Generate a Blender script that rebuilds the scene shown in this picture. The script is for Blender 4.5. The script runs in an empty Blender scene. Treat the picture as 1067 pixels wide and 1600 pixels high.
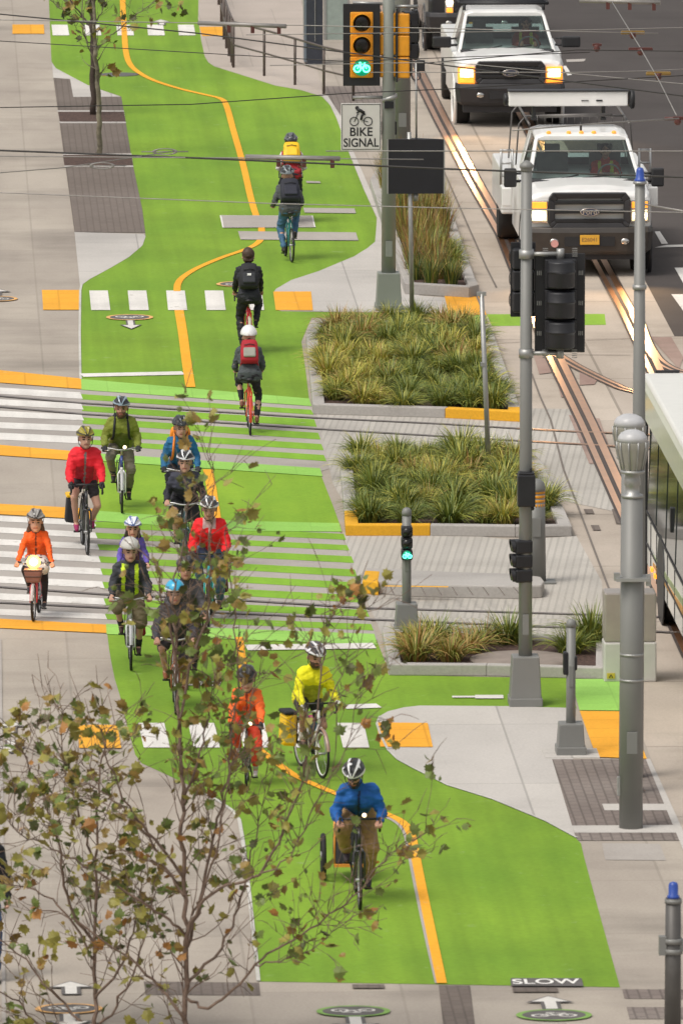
import bpy, bmesh, math, random
from mathutils import Vector as V, Matrix, noise
from math import sin, cos, pi, radians as R_, atan, sqrt, tan
random.seed(11)
sc = bpy.context.scene
col = sc.collection

# ------------------------------------------------------------------ camera, sky, sun, exposure
FPX, PW, PH, CAMH = 15500.0, 1067.0, 1600.0, 18.6
TILT = atan(2230 / FPX)
YAW = R_(2.33)
CAMP = V((0, 0, CAMH))
cd = bpy.data.cameras.new('camera')
cd.sensor_fit = 'VERTICAL'; cd.sensor_height = 24.0; cd.lens = FPX / PH * 24.0
cd.clip_start = 1.0; cd.clip_end = 6000.0
cam = bpy.data.objects.new('camera', cd); col.objects.link(cam)
cam.location = CAMP; cam.rotation_euler = (pi / 2 - TILT, 0, -YAW)
cam_m = Matrix.Rotation(-YAW, 3, 'Z') @ Matrix.Rotation(pi / 2 - TILT, 3, 'X')
sc.camera = cam
cd.dof.use_dof = True; cd.dof.focus_distance = 138.0; cd.dof.aperture_fstop = 4.8

SUN_EL, SUN_AZ = R_(60), R_(232)       # azimuth clockwise from +Y
w = bpy.data.worlds.new('World'); sc.world = w; w.use_nodes = True
nt = w.node_tree
bg = nt.nodes['Background']
sky = nt.nodes.new('ShaderNodeTexSky'); sky.sky_type = 'NISHITA'; sky.sun_disc = False
sky.sun_elevation = SUN_EL; sky.sun_rotation = SUN_AZ; sky.dust_density = 4.0; sky.air_density = 1.0
hs = nt.nodes.new('ShaderNodeHueSaturation'); hs.inputs['Saturation'].default_value = 0.25
nt.links.new(sky.outputs[0], hs.inputs['Color'])
warm = nt.nodes.new('ShaderNodeMixRGB'); warm.blend_type = 'MULTIPLY'; warm.inputs[0].default_value = 1.0
warm.inputs[2].default_value = (1.0, 0.98, 0.94, 1)
nt.links.new(hs.outputs[0], warm.inputs[1])
nt.links.new(warm.outputs[0], bg.inputs['Color']); bg.inputs['Strength'].default_value = 0.13
sl = bpy.data.lights.new('sun', 'SUN'); sl.energy = 1.1; sl.angle = R_(20); sl.color = (1.0, 0.95, 0.87)
so = bpy.data.objects.new('sun', sl); col.objects.link(so)
so.rotation_euler = (pi / 2 - SUN_EL, 0, pi - SUN_AZ)
sc.view_settings.view_transform = 'Standard'; sc.view_settings.look = 'None'
sc.view_settings.gamma = 1.0; sc.view_settings.use_curve_mapping = False
sc.view_settings.exposure = 0.35

# ------------------------------------------------------------------ pixel of the photo -> place in the street
def ray(px, py):
    return (cam_m @ V((px - PW / 2, -(py - PH / 2), -FPX))).normalized()
def G(px, py, z=0.0):
    d = ray(px, py); return CAMP + d * ((z - CAMH) / d.z)
def D(px, py, Y):
    d = ray(px, py); return CAMP + d * (Y / d.y)
cam_i = cam_m.transposed()
def proj(p):
    q = cam_i @ (V(p) - CAMP); return (PW / 2 + q.x / -q.z * FPX, PH / 2 - q.y / -q.z * FPX)
def height(base, py):                     # height above a ground point that shows at picture row py
    lo, hi = 0.0, 14.0
    for _ in range(40):
        m = (lo + hi) / 2
        if proj((base.x, base.y, m))[1] > py: lo = m
        else: hi = m
    return lo
def scale_at(p):
    q = cam_i @ (V(p) - CAMP); return FPX / -q.z

# ------------------------------------------------------------------ materials
def lin(c):
    return tuple(((x / 255) / 12.92 if x / 255 <= .04045 else ((x / 255 + .055) / 1.055) ** 2.4) for x in c)
MATS = {}
def mat(name, c, rough=.6, metal=0.0, var=.12, scale=6.0, bump=0.0, emit=0.0, emitc=None, stretch=None, coat=0.0, spec=None):
    if name in MATS: return MATS[name]
    m = bpy.data.materials.new(name); m.use_nodes = True; MATS[name] = m
    n = m.node_tree.nodes; l = m.node_tree.links; b = n['Principled BSDF']
    b.inputs['Roughness'].default_value = rough; b.inputs['Metallic'].default_value = metal
    if spec is not None: b.inputs['Specular IOR Level'].default_value = spec
    if coat: b.inputs['Coat Weight'].default_value = coat; b.inputs['Coat Roughness'].default_value = .08
    tc = n.new('ShaderNodeTexCoord'); mp = n.new('ShaderNodeMapping'); l.new(tc.outputs['Object'], mp.inputs[0])
    if stretch: mp.inputs['Scale'].default_value = stretch
    ns = n.new('ShaderNodeTexNoise'); ns.inputs['Scale'].default_value = scale; ns.inputs['Detail'].default_value = 5
    l.new(mp.outputs[0], ns.inputs['Vector'])
    rp = n.new('ShaderNodeValToRGB')
    rp.color_ramp.elements[0].position = .3; rp.color_ramp.elements[1].position = .72
    rp.color_ramp.elements[0].color = tuple(max(0, x * (1 - var)) for x in c) + (1,)
    rp.color_ramp.elements[1].color = tuple(min(1, x * (1 + var)) for x in c) + (1,)
    l.new(ns.outputs['Fac'], rp.inputs[0]); l.new(rp.outputs[0], b.inputs['Base Color'])
    if bump:
        bp = n.new('ShaderNodeBump'); bp.inputs['Strength'].default_value = bump; bp.inputs['Distance'].default_value = .02
        l.new(ns.outputs['Fac'], bp.inputs['Height']); l.new(bp.outputs[0], b.inputs['Normal'])
    if emit:
        b.inputs['Emission Color'].default_value = tuple(emitc or c) + (1,); b.inputs['Emission Strength'].default_value = emit
    return m
def ground_mat(name, c, c2, joints=None, jc=.55, fine=30.0, streak=.5, stain=.25, rough=.85, rot=0.0, msize=.012, offs=.5, wear=None, tracks=None):
    """paving: two mixed tones, large stains, fine grain and, with joints=(w, h), cut joints or pavers"""
    m = bpy.data.materials.new(name); m.use_nodes = True; MATS[name] = m
    n = m.node_tree.nodes; l = m.node_tree.links; b = n['Principled BSDF']; b.inputs['Roughness'].default_value = rough
    b.inputs['Specular IOR Level'].default_value = .25
    tc = n.new('ShaderNodeTexCoord'); mp = n.new('ShaderNodeMapping'); l.new(tc.outputs['Object'], mp.inputs[0])
    mp.inputs['Rotation'].default_value[2] = rot
    def nz(s, det, st=None):
        q = n.new('ShaderNodeTexNoise'); q.inputs['Scale'].default_value = s; q.inputs['Detail'].default_value = det
        q.inputs['Roughness'].default_value = .6
        if st:
            mm = n.new('ShaderNodeMapping'); mm.inputs['Scale'].default_value = st; l.new(mp.outputs[0], mm.inputs[0]); l.new(mm.outputs[0], q.inputs['Vector'])
        else: l.new(mp.outputs[0], q.inputs['Vector'])
        return q
    a = nz(.55, 6, (1, .35, 1)); f = nz(fine, 3); s = nz(streak, 5, (.5, 1.0, 1))
    mx = n.new('ShaderNodeMixRGB'); mx.inputs[1].default_value = tuple(c) + (1,); mx.inputs[2].default_value = tuple(c2) + (1,)
    r1 = n.new('ShaderNodeValToRGB'); r1.color_ramp.elements[0].position = .36; r1.color_ramp.elements[1].position = .64
    l.new(a.outputs['Fac'], r1.inputs[0]); l.new(r1.outputs[0], mx.inputs[0])
    def mult(prev, src, lo, p0=.3, p1=.7):
        r = n.new('ShaderNodeValToRGB'); r.color_ramp.elements[0].position = p0; r.color_ramp.elements[1].position = p1
        r.color_ramp.elements[0].color = (lo, lo, lo, 1); r.color_ramp.elements[1].color = (1, 1, 1, 1)
        l.new(src, r.inputs[0]); k = n.new('ShaderNodeMixRGB'); k.blend_type = 'MULTIPLY'; k.inputs[0].default_value = 1
        l.new(prev, k.inputs[1]); l.new(r.outputs[0], k.inputs[2]); return k.outputs[0]
    o = mult(mx.outputs[0], f.outputs['Fac'], .86)
    o = mult(o, s.outputs['Fac'], 1 - stain, .28, .5)
    if tracks:                                 # faint lengthwise wear where wheels run
        tn = nz(1.0, 3, (2.6, .05, 1)); o = mult(o, tn.outputs['Fac'], tracks, .35, .62)
    if joints:
        br = n.new('ShaderNodeTexBrick'); br.inputs['Scale'].default_value = 1.0
        br.inputs['Brick Width'].default_value = joints[0]; br.inputs['Row Height'].default_value = joints[1]
        br.inputs['Mortar Size'].default_value = msize; br.inputs['Mortar Smooth'].default_value = .2; br.offset = offs
        br.inputs['Color1'].default_value = (1, 1, 1, 1); br.inputs['Color2'].default_value = (.9, .9, .91, 1)
        br.inputs['Mortar'].default_value = (jc, jc, jc, 1)
        l.new(mp.outputs[0], br.inputs['Vector'])
        k = n.new('ShaderNodeMixRGB'); k.blend_type = 'MULTIPLY'; k.inputs[0].default_value = 1
        l.new(o, k.inputs[1]); l.new(br.outputs['Color'], k.inputs[2]); o = k.outputs[0]
    if wear:                                   # worn-off spots that show another colour
        wn = nz(2.3, 8); wn.inputs['Roughness'].default_value = .75
        r = n.new('ShaderNodeValToRGB'); r.color_ramp.elements[0].position = wear[1]; r.color_ramp.elements[1].position = wear[1] + .07
        l.new(wn.outputs['Fac'], r.inputs[0]); k = n.new('ShaderNodeMixRGB'); l.new(r.outputs[0], k.inputs[0])
        l.new(o, k.inputs[1]); k.inputs[2].default_value = tuple(wear[0]) + (1,); o = k.outputs[0]
    l.new(o, b.inputs['Base Color'])
    bp = n.new('ShaderNodeBump'); bp.inputs['Strength'].default_value = .25; bp.inputs['Distance'].default_value = .01
    l.new(f.outputs['Fac'], bp.inputs['Height']); l.new(bp.outputs[0], b.inputs['Normal'])
    return m

# ------------------------------------------------------------------ mesh building
class MB:
    def __init__(s): s.bm = bmesh.new(); s.mi = 0
    def _faces(s, fs):
        for f in fs: f.material_index = s.mi
    def box(s, c, d, rot=None):
        r = bmesh.ops.create_cube(s.bm, size=1.0)
        m = Matrix.Translation(V(c)) @ ((rot if isinstance(rot, Matrix) else Matrix.Rotation(rot, 4, 'Z')) if rot is not None else Matrix.Identity(4)) @ Matrix.Diagonal((d[0], d[1], d[2], 1))
        bmesh.ops.transform(s.bm, matrix=m, verts=r['verts'])
        s._faces({f for v in r['verts'] for f in v.link_faces}); return s
    def ring(s, c, a, b, r, n, rx=None):
        return [s.bm.verts.new(V(c) + a * (cos(2 * pi * i / n) * r) + b * (sin(2 * pi * i / n) * (rx if rx is not None else r))) for i in range(n)]
    def tube(s, pts, rad, n=8, cap=True):
        pts = [V(p) for p in pts]
        if not hasattr(rad, '__len__'): rad = [rad] * len(pts)
        prev = None; a = None
        for i, p in enumerate(pts):
            t = (pts[min(i + 1, len(pts) - 1)] - pts[max(i - 1, 0)])
            t = t.normalized() if t.length > 1e-9 else V((0, 0, 1))
            if a is None: a = t.orthogonal().normalized()
            else:
                a = a - t * a.dot(t)
                a = a.normalized() if a.length > 1e-6 else t.orthogonal().normalized()
            b = t.cross(a); cur = s.ring(p, a, b, rad[i], n)
            if prev:
                for k in range(n):
                    f = s.bm.faces.new((prev[k], prev[(k + 1) % n], cur[(k + 1) % n], cur[k])); f.material_index = s.mi; f.smooth = True
            elif cap:
                f = s.bm.faces.new(cur[::-1]); f.material_index = s.mi
            prev = cur
        if cap:
            f = s.bm.faces.new(prev); f.material_index = s.mi
        return s
    def ell(s, c, r, seg=16, rot=None, half=None):
        rr = (r, r, r) if not hasattr(r, '__len__') else r; c = V(c); nv = max(6, seg // 2); rot = rot if rot is not None else Matrix.Identity(3)
        P = lambda i, j: s.bm.verts.new(c + rot @ V((rr[0] * sin(pi * j / nv) * cos(2 * pi * i / seg), rr[1] * sin(pi * j / nv) * sin(2 * pi * i / seg), rr[2] * cos(pi * j / nv))))
        top, bot = P(0, 0), P(0, nv); rows = [[P(i, j) for i in range(seg)] for j in range(1, nv)]; fs = []
        for i in range(seg):
            k = (i + 1) % seg; fs.append(s.bm.faces.new((top, rows[0][i], rows[0][k]))); fs.append(s.bm.faces.new((rows[-1][k], rows[-1][i], bot)))
            for j in range(nv - 2): fs.append(s.bm.faces.new((rows[j][i], rows[j + 1][i], rows[j + 1][k], rows[j][k])))
        for f in fs: f.material_index = s.mi; f.smooth = True
        return s
    def cap(s, p0, r0, p1, r1, n=12):
        s.tube([p0, p1], [r0, r1], n); s.ell(p0, r0, n); s.ell(p1, r1, n); return s
    def prism(s, poly, z0, z1):
        a = [s.bm.verts.new((p[0], p[1], z0)) for p in poly]; b = [s.bm.verts.new((p[0], p[1], z1)) for p in poly]
        n = len(poly); fs = [s.bm.faces.new(a[::-1]), s.bm.faces.new(b)]
        for i in range(n): fs.append(s.bm.faces.new((a[i], a[(i + 1) % n], b[(i + 1) % n], b[i])))
        s._faces(fs); return s
    def hull(s, pts):                          # 8 corner points: bottom four then top four
        v = [s.bm.verts.new(p) for p in pts]
        fs = [s.bm.faces.new([v[i] for i in q]) for q in ((3, 2, 1, 0), (4, 5, 6, 7), (0, 1, 5, 4), (1, 2, 6, 5), (2, 3, 7, 6), (3, 0, 4, 7))]
        s._faces(fs); return s
    def loft(s, rings, caps=True):             # list of equal-length closed point rings
        prev = None; n = len(rings[0]); first = None
        for r in rings:
            cur = [s.bm.verts.new(p) for p in r]
            if prev:
                for k in range(n):
                    f = s.bm.faces.new((prev[k], prev[(k + 1) % n], cur[(k + 1) % n], cur[k])); f.material_index = s.mi
            else: first = cur
            prev = cur
        if caps:
            f = s.bm.faces.new(first[::-1]); f.material_index = s.mi
            f = s.bm.faces.new(prev); f.material_index = s.mi
        return s
    def torus(s, c, R, r, axis='X', n=32, m=8):
        prev = None; first = None
        for i in range(n):
            t = 2 * pi * i / n
            d = {'X': V((0, cos(t), sin(t))), 'Z': V((cos(t), sin(t), 0)), 'Y': V((cos(t), 0, sin(t)))}[axis]
            up = {'X': V((1, 0, 0)), 'Z': V((0, 0, 1)), 'Y': V((0, 1, 0))}[axis]
            cur = s.ring(V(c) + d * R, d, up, r, m)
            if prev:
                for k in range(m):
                    f = s.bm.faces.new((prev[k], cur[k], cur[(k + 1) % m], prev[(k + 1) % m])); f.material_index = s.mi; f.smooth = True
            else: first = cur
            prev = cur
        for k in range(m):
            f = s.bm.faces.new((prev[k], first[k], first[(k + 1) % m], prev[(k + 1) % m])); f.material_index = s.mi; f.smooth = True
        return s
    def lathe(s, prof, c=(0, 0, 0), n=20):     # (radius, z) profile round the vertical axis
        prev = None; c = V(c)
        for i, (r, z) in enumerate(prof):
            cur = s.ring(c + V((0, 0, z)), V((1, 0, 0)), V((0, 1, 0)), max(r, 1e-4), n)
            if prev:
                for k in range(n):
                    f = s.bm.faces.new((prev[k], prev[(k + 1) % n], cur[(k + 1) % n], cur[k])); f.material_index = s.mi; f.smooth = True
            else: s._faces([s.bm.faces.new(cur[::-1])])
            prev = cur
        s._faces([s.bm.faces.new(prev)]); return s
    def face(s, pts):
        f = s.bm.faces.new([s.bm.verts.new(p) for p in pts]); f.material_index = s.mi; return s
    def stroke(s, pts, wd, z):                 # flat line of width wd lying at height z
        pts = [V((p[0], p[1])) for p in pts]; lv = None
        for i, p in enumerate(pts):
            t = (pts[min(i + 1, len(pts) - 1)] - pts[max(i - 1, 0)]).normalized(); nn = V((-t.y, t.x)) * wd / 2
            cur = (s.bm.verts.new((p.x + nn.x, p.y + nn.y, z)), s.bm.verts.new((p.x - nn.x, p.y - nn.y, z)))
            if lv:
                f = s.bm.faces.new((lv[0], lv[1], cur[1], cur[0])); f.material_index = s.mi
            lv = cur
        return s
    def annulus(s, c, r0, r1, z, n=40):
        for i in range(n):
            a, b = 2 * pi * i / n, 2 * pi * (i + 1) / n
            pts = [(c[0] + cos(a) * r0, c[1] + sin(a) * r0, z), (c[0] + cos(a) * r1, c[1] + sin(a) * r1, z), (c[0] + cos(b) * r1, c[1] + sin(b) * r1, z), (c[0] + cos(b) * r0, c[1] + sin(b) * r0, z)]
            s.face(pts)
        return s
    def xf(s, m):
        bmesh.ops.transform(s.bm, matrix=m, verts=s.bm.verts); return s
    def build(s, name, mats, parent=None, bevel=0.0, smooth=False, k=1.0, loc=None, seg=2):
        if k != 1.0: bmesh.ops.scale(s.bm, vec=(k, k, k), verts=s.bm.verts)
        bmesh.ops.recalc_face_normals(s.bm, faces=s.bm.faces)
        me = bpy.data.meshes.new(name); s.bm.to_mesh(me); s.bm.free()
        for m in (mats if isinstance(mats, (list, tuple)) else [mats]): me.materials.append(m)
        o = bpy.data.objects.new(name, me); col.objects.link(o)
        if parent is not None: o.parent = parent
        if loc is not None: o.location = loc
        if smooth:
            for p in me.polygons: p.use_smooth = True
        if bevel:
            bv = o.modifiers.new('bevel', 'BEVEL'); bv.width = bevel; bv.segments = seg; bv.limit_method = 'ANGLE'; bv.angle_limit = R_(35)
        return o
USED = {}
def tag(o, label, cat, group=None):
    o['label'] = label; o['category'] = cat
    if group: o['group'] = group
    return o
def thing(name, loc, label, cat, group=None, rz=0.0):
    o = bpy.data.objects.new(name, None); col.objects.link(o)
    o.location = loc; o.rotation_euler = (0, 0, rz); o.empty_display_size = .2
    return tag(o, label, cat, group)
def structure(o, kind='structure'):
    o['kind'] = kind; return o
def copy_tree(o, parent=None):
    c = o.copy(); col.objects.link(c)
    if parent is not None: c.parent = parent
    for ch in list(o.children): copy_tree(ch, c)
    return c
LIFT = [0]
def lift():                                # every sheet laid a hair above the one before it
    LIFT[0] += 1; return LIFT[0] * .00006
def flat(name, px, z, m, raw=False, kind=True):
    z += lift(); mb = MB(); mb.face([(p.x, p.y, z) for p in ([G(*q) for q in px] if not raw else [V(q) for q in px])])
    o = mb.build(name, m)
    if o.data.polygons[0].normal.z < 0: o.data.flip_normals()
    return structure(o) if kind else o
def smooth_path(pts, n=6):
    out = []; P = [V(p) for p in pts]
    for i in range(len(P) - 1):
        a = P[max(i - 1, 0)]; b = P[i]; c = P[i + 1]; d = P[min(i + 2, len(P) - 1)]
        for j in range(n):
            t = j / n
            out.append(.5 * ((2 * b) + (-a + c) * t + (2 * a - 5 * b + 4 * c - d) * t * t + (-a + 3 * b - 3 * c + d) * t ** 3))
    out.append(P[-1]); return out
SHOP = bpy.data.scenes.new('workshop')      # modifiers are applied here, one object at a time
def evaluated(t):
    SHOP.collection.objects.link(t); vl = SHOP.view_layers[0]; vl.update(); dg = vl.depsgraph
    me = bpy.data.meshes.new_from_object(t.evaluated_get(dg)); bpy.data.objects.remove(t); return me
def text_mesh(name, body, size, m, parent, mtx, kx=1.0):
    cu = bpy.data.curves.new(name, 'FONT'); cu.body = body; cu.size = size; cu.align_x = 'CENTER'; cu.align_y = 'CENTER'
    cu.offset = size * .018
    t = bpy.data.objects.new(name, cu)
    me = evaluated(t)
    me.transform(mtx @ Matrix.Diagonal((kx, 1, 1, 1))); me.materials.clear(); me.materials.append(m)
    o = bpy.data.objects.new(name, me); col.objects.link(o)
    if parent is not None: o.parent = parent
    return o
# ------------------------------------------------------------------ ground, paths, road, paint
M_conc = ground_mat('concrete', (.385, .335, .285), (.475, .42, .355), (1.5, 3.0), .82, msize=.016, stain=.3, offs=.0)
M_conc2 = ground_mat('island concrete', (.52, .49, .455), (.60, .565, .525), (1.6, 4.0), .68, msize=.014, stain=.16, offs=.0)
M_lane = ground_mat('lane concrete', (.44, .375, .31), (.56, .485, .41), (3.2, 4.6), .6, msize=.022, stain=.25, offs=.0)
M_asph = ground_mat('asphalt', (.068, .058, .055), (.082, .071, .067), stain=.16)
M_paver = ground_mat('clay pavers', (.225, .185, .165), (.275, .235, .21), (.22, .11), .62, msize=.012, rot=pi / 2)
M_paver2 = ground_mat('dark pavers', (.175, .143, .122), (.205, .17, .148), (.22, .11), .74, msize=.012, rot=pi / 2)
M_rib = ground_mat('ribbed concrete', (.47, .44, .395), (.55, .515, .465), (.09, 30.0), .80, msize=.016, rot=.10, stain=.2)
M_green = ground_mat('green paint', (.168, .315, .026), (.235, .395, .032), stain=.17, tracks=.84, fine=14, streak=.25, wear=((.235, .35, .10), .61))
M_stripe = ground_mat('green stripe paint', (.215, .42, .034), (.255, .48, .038), stain=.22, fine=14, wear=((.33, .36, .22), .63), tracks=.85)
M_mint = ground_mat('mint tactile paving', (.30, .59, .105), (.35, .65, .14), (.6, .6), .86, msize=.012, stain=.12, offs=.0)
M_white = ground_mat('white paint', (.77, .74, .695), (.84, .81, .765), stain=.2, wear=((.48, .45, .41), .585), tracks=.85)
M_yel = ground_mat('yellow paint', (.88, .39, .028), (.94, .44, .032), stain=.08, fine=14, wear=((.62, .42, .14), .60))
M_tact = ground_mat('yellow tactile paving', (.88, .40, .035), (.93, .45, .045), (.61, .61), .80, msize=.016, stain=.17, offs=.0, wear=((.70, .42, .12), .61))
M_gray = ground_mat('grey patch', (.38, .345, .315), (.45, .415, .38), stain=.2)
M_dark = mat('dark marking', (.115, .105, .10), .8)
M_joint = mat('joint filler', (.17, .145, .125), .8); M_groove = mat('rail groove', (.06, .045, .04), .7)
M_railglow = mat('glow tinted polished rail', (.92, .52, .31), .30, 1.0, .08, 3.0)  # warm glow along the rails is put into this copper base colour
M_railworn = mat('worn rail', (.36, .32, .30), .5, .5, .2, 3.0); M_groove2 = mat('shallow groove', (.16, .14, .13), .7)
M_rust = ground_mat('rust stained concrete', (.30, .20, .17), (.42, .31, .26), stain=.3)
M_mulch = mat('bark mulch', (.075, .043, .033), .95, var=.6, scale=26, bump=.8)

g = MB(); g.face([(-900, -200, 0), (900, -200, 0), (900, 2500, 0), (-900, 2500, 0)])
structure(g.build('ground', M_conc))
LZ = {1: .003, 2: .005, 3: .007, 4: .009, 5: .011, 6: .013}

# roadway: concrete tram lane, then asphalt to the right of it
flat('tram_lane', [(640, -120), (700, 330), (765, 530), (830, 690), (900, 840), (945, 1000), (1010, 1170), (1120, 1440), (1500, 1440), (1500, -120)], LZ[1], M_lane)
flat('asphalt_road', [(694, -90), (747, 0), (808, 100), (905, 264), (1003, 431), (1053, 526), (1500, 526), (1500, -300), (610, -300)], LZ[2], M_asph)

LE1 = [(66, -120), (72, -60), (77, 0), (81, 96), (88, 107), (101, 114), (137, 133), (190, 151), (197, 192), (207, 253), (223, 329), (227, 360), (228, 370), (223, 384), (202, 402), (175, 418), (140, 437), (128, 446), (126, 454), (125, 520), (126, 587), (127, 593)]
RE1 = [(483, 623.8), (477, 575), (471, 534), (480, 512), (487, 497), (700, 497), (700, 490), (600, 489), (540, 488.5), (440, 486.5), (431, 484), (427, 457), (431, 452), (455, 438), (498, 424), (553, 401), (574, 388), (586, 378), (588, 368), (588, 340), (569, 298), (545, 239), (533, 205), (526, 186), (516, 165), (500, 148), (470, 141), (430, 134), (354, 110), (335, 104), (326, 98), (320, 88), (314, 60), (310, 30), (311, 0), (312, -60), (312, -120)]
flat('bike_path', LE1 + RE1, LZ[1], M_green)
flat('bike_path', [(139, 716), (500, 739), (520, 790), (531.7, 822), (368, 818), (155, 802)], LZ[1], ground_mat('newer green paint', (.205, .375, .028), (.285, .465, .034), stain=.1, fine=14, streak=.25, tracks=.9))
LE3 = [(168, 989), (171, 1015), (175, 1038), (180, 1062), (187, 1084), (198, 1130), (212, 1180), (222, 1193), (255, 1208), (304, 1231), (345, 1254), (365, 1268), (375, 1282), (380, 1310), (385, 1347), (393, 1420), (400, 1484), (405, 1534)]
RE3 = [(968, 1543), (942, 1450), (912, 1340), (907, 1318), (899, 1310), (851, 1284), (769, 1250), (698, 1228), (646, 1202), (620, 1188), (604, 1172), (593, 1150), (587, 1132), (592, 1120), (606, 1112), (630, 1106), (655, 1103), (795, 1104), (900, 1107), (888, 1060), (760, 1058), (607, 1055), (600, 1030), (588, 1000)]
flat('bike_path', LE3 + RE3, LZ[1], M_green)
flat('bike_path', [(700, 490), (700, 512), (705, 516), (765, 519), (760, 494)], LZ[1], M_mint)
flat('bike_path', [(760, 491.5), (944, 491), (946, 508), (768, 510)], LZ[2], M_stripe)
# concrete islands beside the path
flat('pavement', [(428, 457), (431, 452), (455, 438), (498, 424), (553, 401), (574, 388), (586, 378), (589, 340), (598, 330), (655, 462), (745, 470), (752, 491), (600, 488.8), (440, 486.5), (431, 484)], LZ[2], M_conc2)
flat('pavement', [(899, 1107), (795, 1104), (655, 1103), (630, 1106), (606, 1112), (592, 1120), (587, 1132), (593, 1150), (604, 1172), (620, 1188), (646, 1202), (698, 1228), (769, 1250), (851, 1284), (899, 1310), (862, 1187), (895, 1187)], LZ[2], M_conc2)
flat('pavement', [(310, 30), (314, 60), (320, 88), (326, 98), (335, 104), (354, 110), (430, 134), (470, 141), (505, 152), (490, 80), (470, 0), (455, -120), (312, -120)], LZ[2], ground_mat('upper pavement', (.47, .405, .35), (.53, .46, .405), (1.5, 3.0), .78, stain=.14))
flat('pavement', [(117, 363), (126, 452), (128, 446), (140, 437), (175, 418), (202, 402), (223, 384), (228, 370), (225, 366)], LZ[2], M_conc2)
flat('pavement', [(82, 99), (84, 122), (110, 124), (115, 152), (190, 152), (137, 133), (101, 114), (88, 107)], LZ[2], M_conc2)
flat('brick_paving', [(84, 122), (110, 124), (115, 152), (190, 151.5), (197, 192), (207, 253), (223, 329), (227, 364), (117, 363)], LZ[3], M_paver2)
flat('brick_paving', [(506, 135), (600, 135), (625, 205), (552, 237), (540, 205), (527, 180), (514, 160)], LZ[1], M_paver)
flat('kerb_strip', [(500, 147), (516, 165), (526, 186), (545, 239), (569, 298), (589, 341), (632, 444), (642, 444), (578, 296), (552, 237), (535, 186), (512, 150)], LZ[3], M_conc2)
flat('brick_paving', [(862, 1187), (1012, 1187), (1067, 1314), (903, 1314), (899, 1309)], LZ[2], M_paver)
flat('concrete_band', [(893, 1291), (1057, 1290), (1063, 1302), (897, 1302)], LZ[3], M_conc2)
flat('concrete_band', [(940, 1257), (1042, 1257), (1047, 1267), (944, 1267)], LZ[3], M_conc2)
flat('concrete_band', [(1008, 1187), (1015, 1187), (1090, 1350), (1075, 1350)], LZ[4], M_conc2)
flat('brick_paving', [(685, 1540), (734, 1540.5), (744, 1620), (694, 1620)], LZ[1], M_paver2)
flat('brick_paving', [(971, 1546), (1120, 1547), (1130, 1562), (975, 1561)], LZ[1], M_paver)
flat('brick_paving', [(978, 1574), (1130, 1575), (1140, 1593), (983, 1593)], LZ[1], M_paver)
flat('brick_paving', [(225, 1534), (405, 1536), (407, 1556), (228, 1555)], LZ[1], M_paver2)
for q in ([(91, 175.5), (194, 175.5), (197, 191), (94, 191)], [(99, 243), (206, 243), (208.5, 259.5), (101, 259.5)]):
    flat('concrete_band', [(q[0][0] - .5, q[0][1] - 2.2), (q[1][0], q[1][1] - 2.2), (q[2][0] + .5, q[2][1] + 2.2), (q[3][0], q[3][1] + 2.2)], LZ[4], M_conc2)
    flat('mulch_bed', q, LZ[5], M_mulch)
flat('concrete_band', [(940, 1318), (1030, 1319), (1040, 1345), (945, 1344)], LZ[1], M_gray)

# tram crossings: grey bed with green and white bars between mint and yellow tactile strips
flat('track_bed', [(-60, 600), (127, 609), (130, 610), (483, 634), (507, 634), (562, 655), (620, 700), (500, 737), (140, 714), (108, 708), (-60, 697)], LZ[1], M_gray)
flat('track_bed', [(-60, 805), (155, 813), (368, 830), (532, 832), (590, 1000), (575, 1000), (165, 980), (-60, 968)], LZ[1], M_gray)
flat('track_bed', [(492, 634), (650, 636), (905, 640), (915, 684), (960, 800), (600, 725), (545, 800), (520, 756), (505, 690)], LZ[2], M_rib)
flat('track_bed', [(535, 832), (640, 825), (800, 845), (900, 838), (940, 910), (945, 1000), (640, 1000), (600, 1000), (553, 894)], LZ[2], M_rib)
def bars(name, rows, m, z):
    for a, b in rows:
        (x0, t0, b0), (x1, t1, b1) = a, b
        flat(name, [(x0, t0), (x1, t1), (x1 + 4, b1), (x0 + 1, b0)], z, m)
bars('crossing_bar', [((127, 616.3, 624.8), (486, 641, 648.7)), ((128, 634.6, 643), (491, 656, 667.6)), ((129, 652.8, 662.6), (497, 677, 687.5)), ((129, 670, 681), (502, 694.6, 704.3)), ((132, 687, 694.5), (506, 711.7, 721.4)),
     ((147, 815.5, 825), (536.6, 834.9, 844.4)), ((150, 833, 842), (542, 852.5, 861)), ((153, 851, 860), (549, 870, 880.5)), ((155, 870, 879.6), (554, 890.6, 902)), ((158, 889, 899), (559.7, 911, 922)), ((161, 910, 920), (564, 931, 942.8)), ((163, 935.7, 946.7), (573, 954, 964.8)), ((165, 960, 968.6), (579.5, 976, 986))], M_stripe, LZ[2])
bars('crossing_bar', [((-60, 602.5, 612.5), (126, 613.9, 624)), ((-60, 621.5, 630.5), (127, 631, 640.7)), ((-60, 639.5, 649.5), (128, 649, 657.7)), ((-60, 658, 667.5), (128, 665.8, 675.3)), ((-60, 674, 685), (127, 683, 693.8)),
     ((-60, 803.5, 812.5), (147, 814.5, 823)), ((-60, 821, 830), (149, 832.9, 841.9)), ((-60, 840.5, 849.5), (152, 850.4, 859.7)), ((-60, 859, 868), (154, 869.4, 879.6)), ((-60, 879, 889), (157, 889, 899)), ((-60, 898, 908.5), (160, 909.4, 919.9)), ((-60, 925, 935), (162, 935.7, 946)), ((-60, 949.5, 959.5), (164, 960, 968.6))], M_white, LZ[2])
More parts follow.
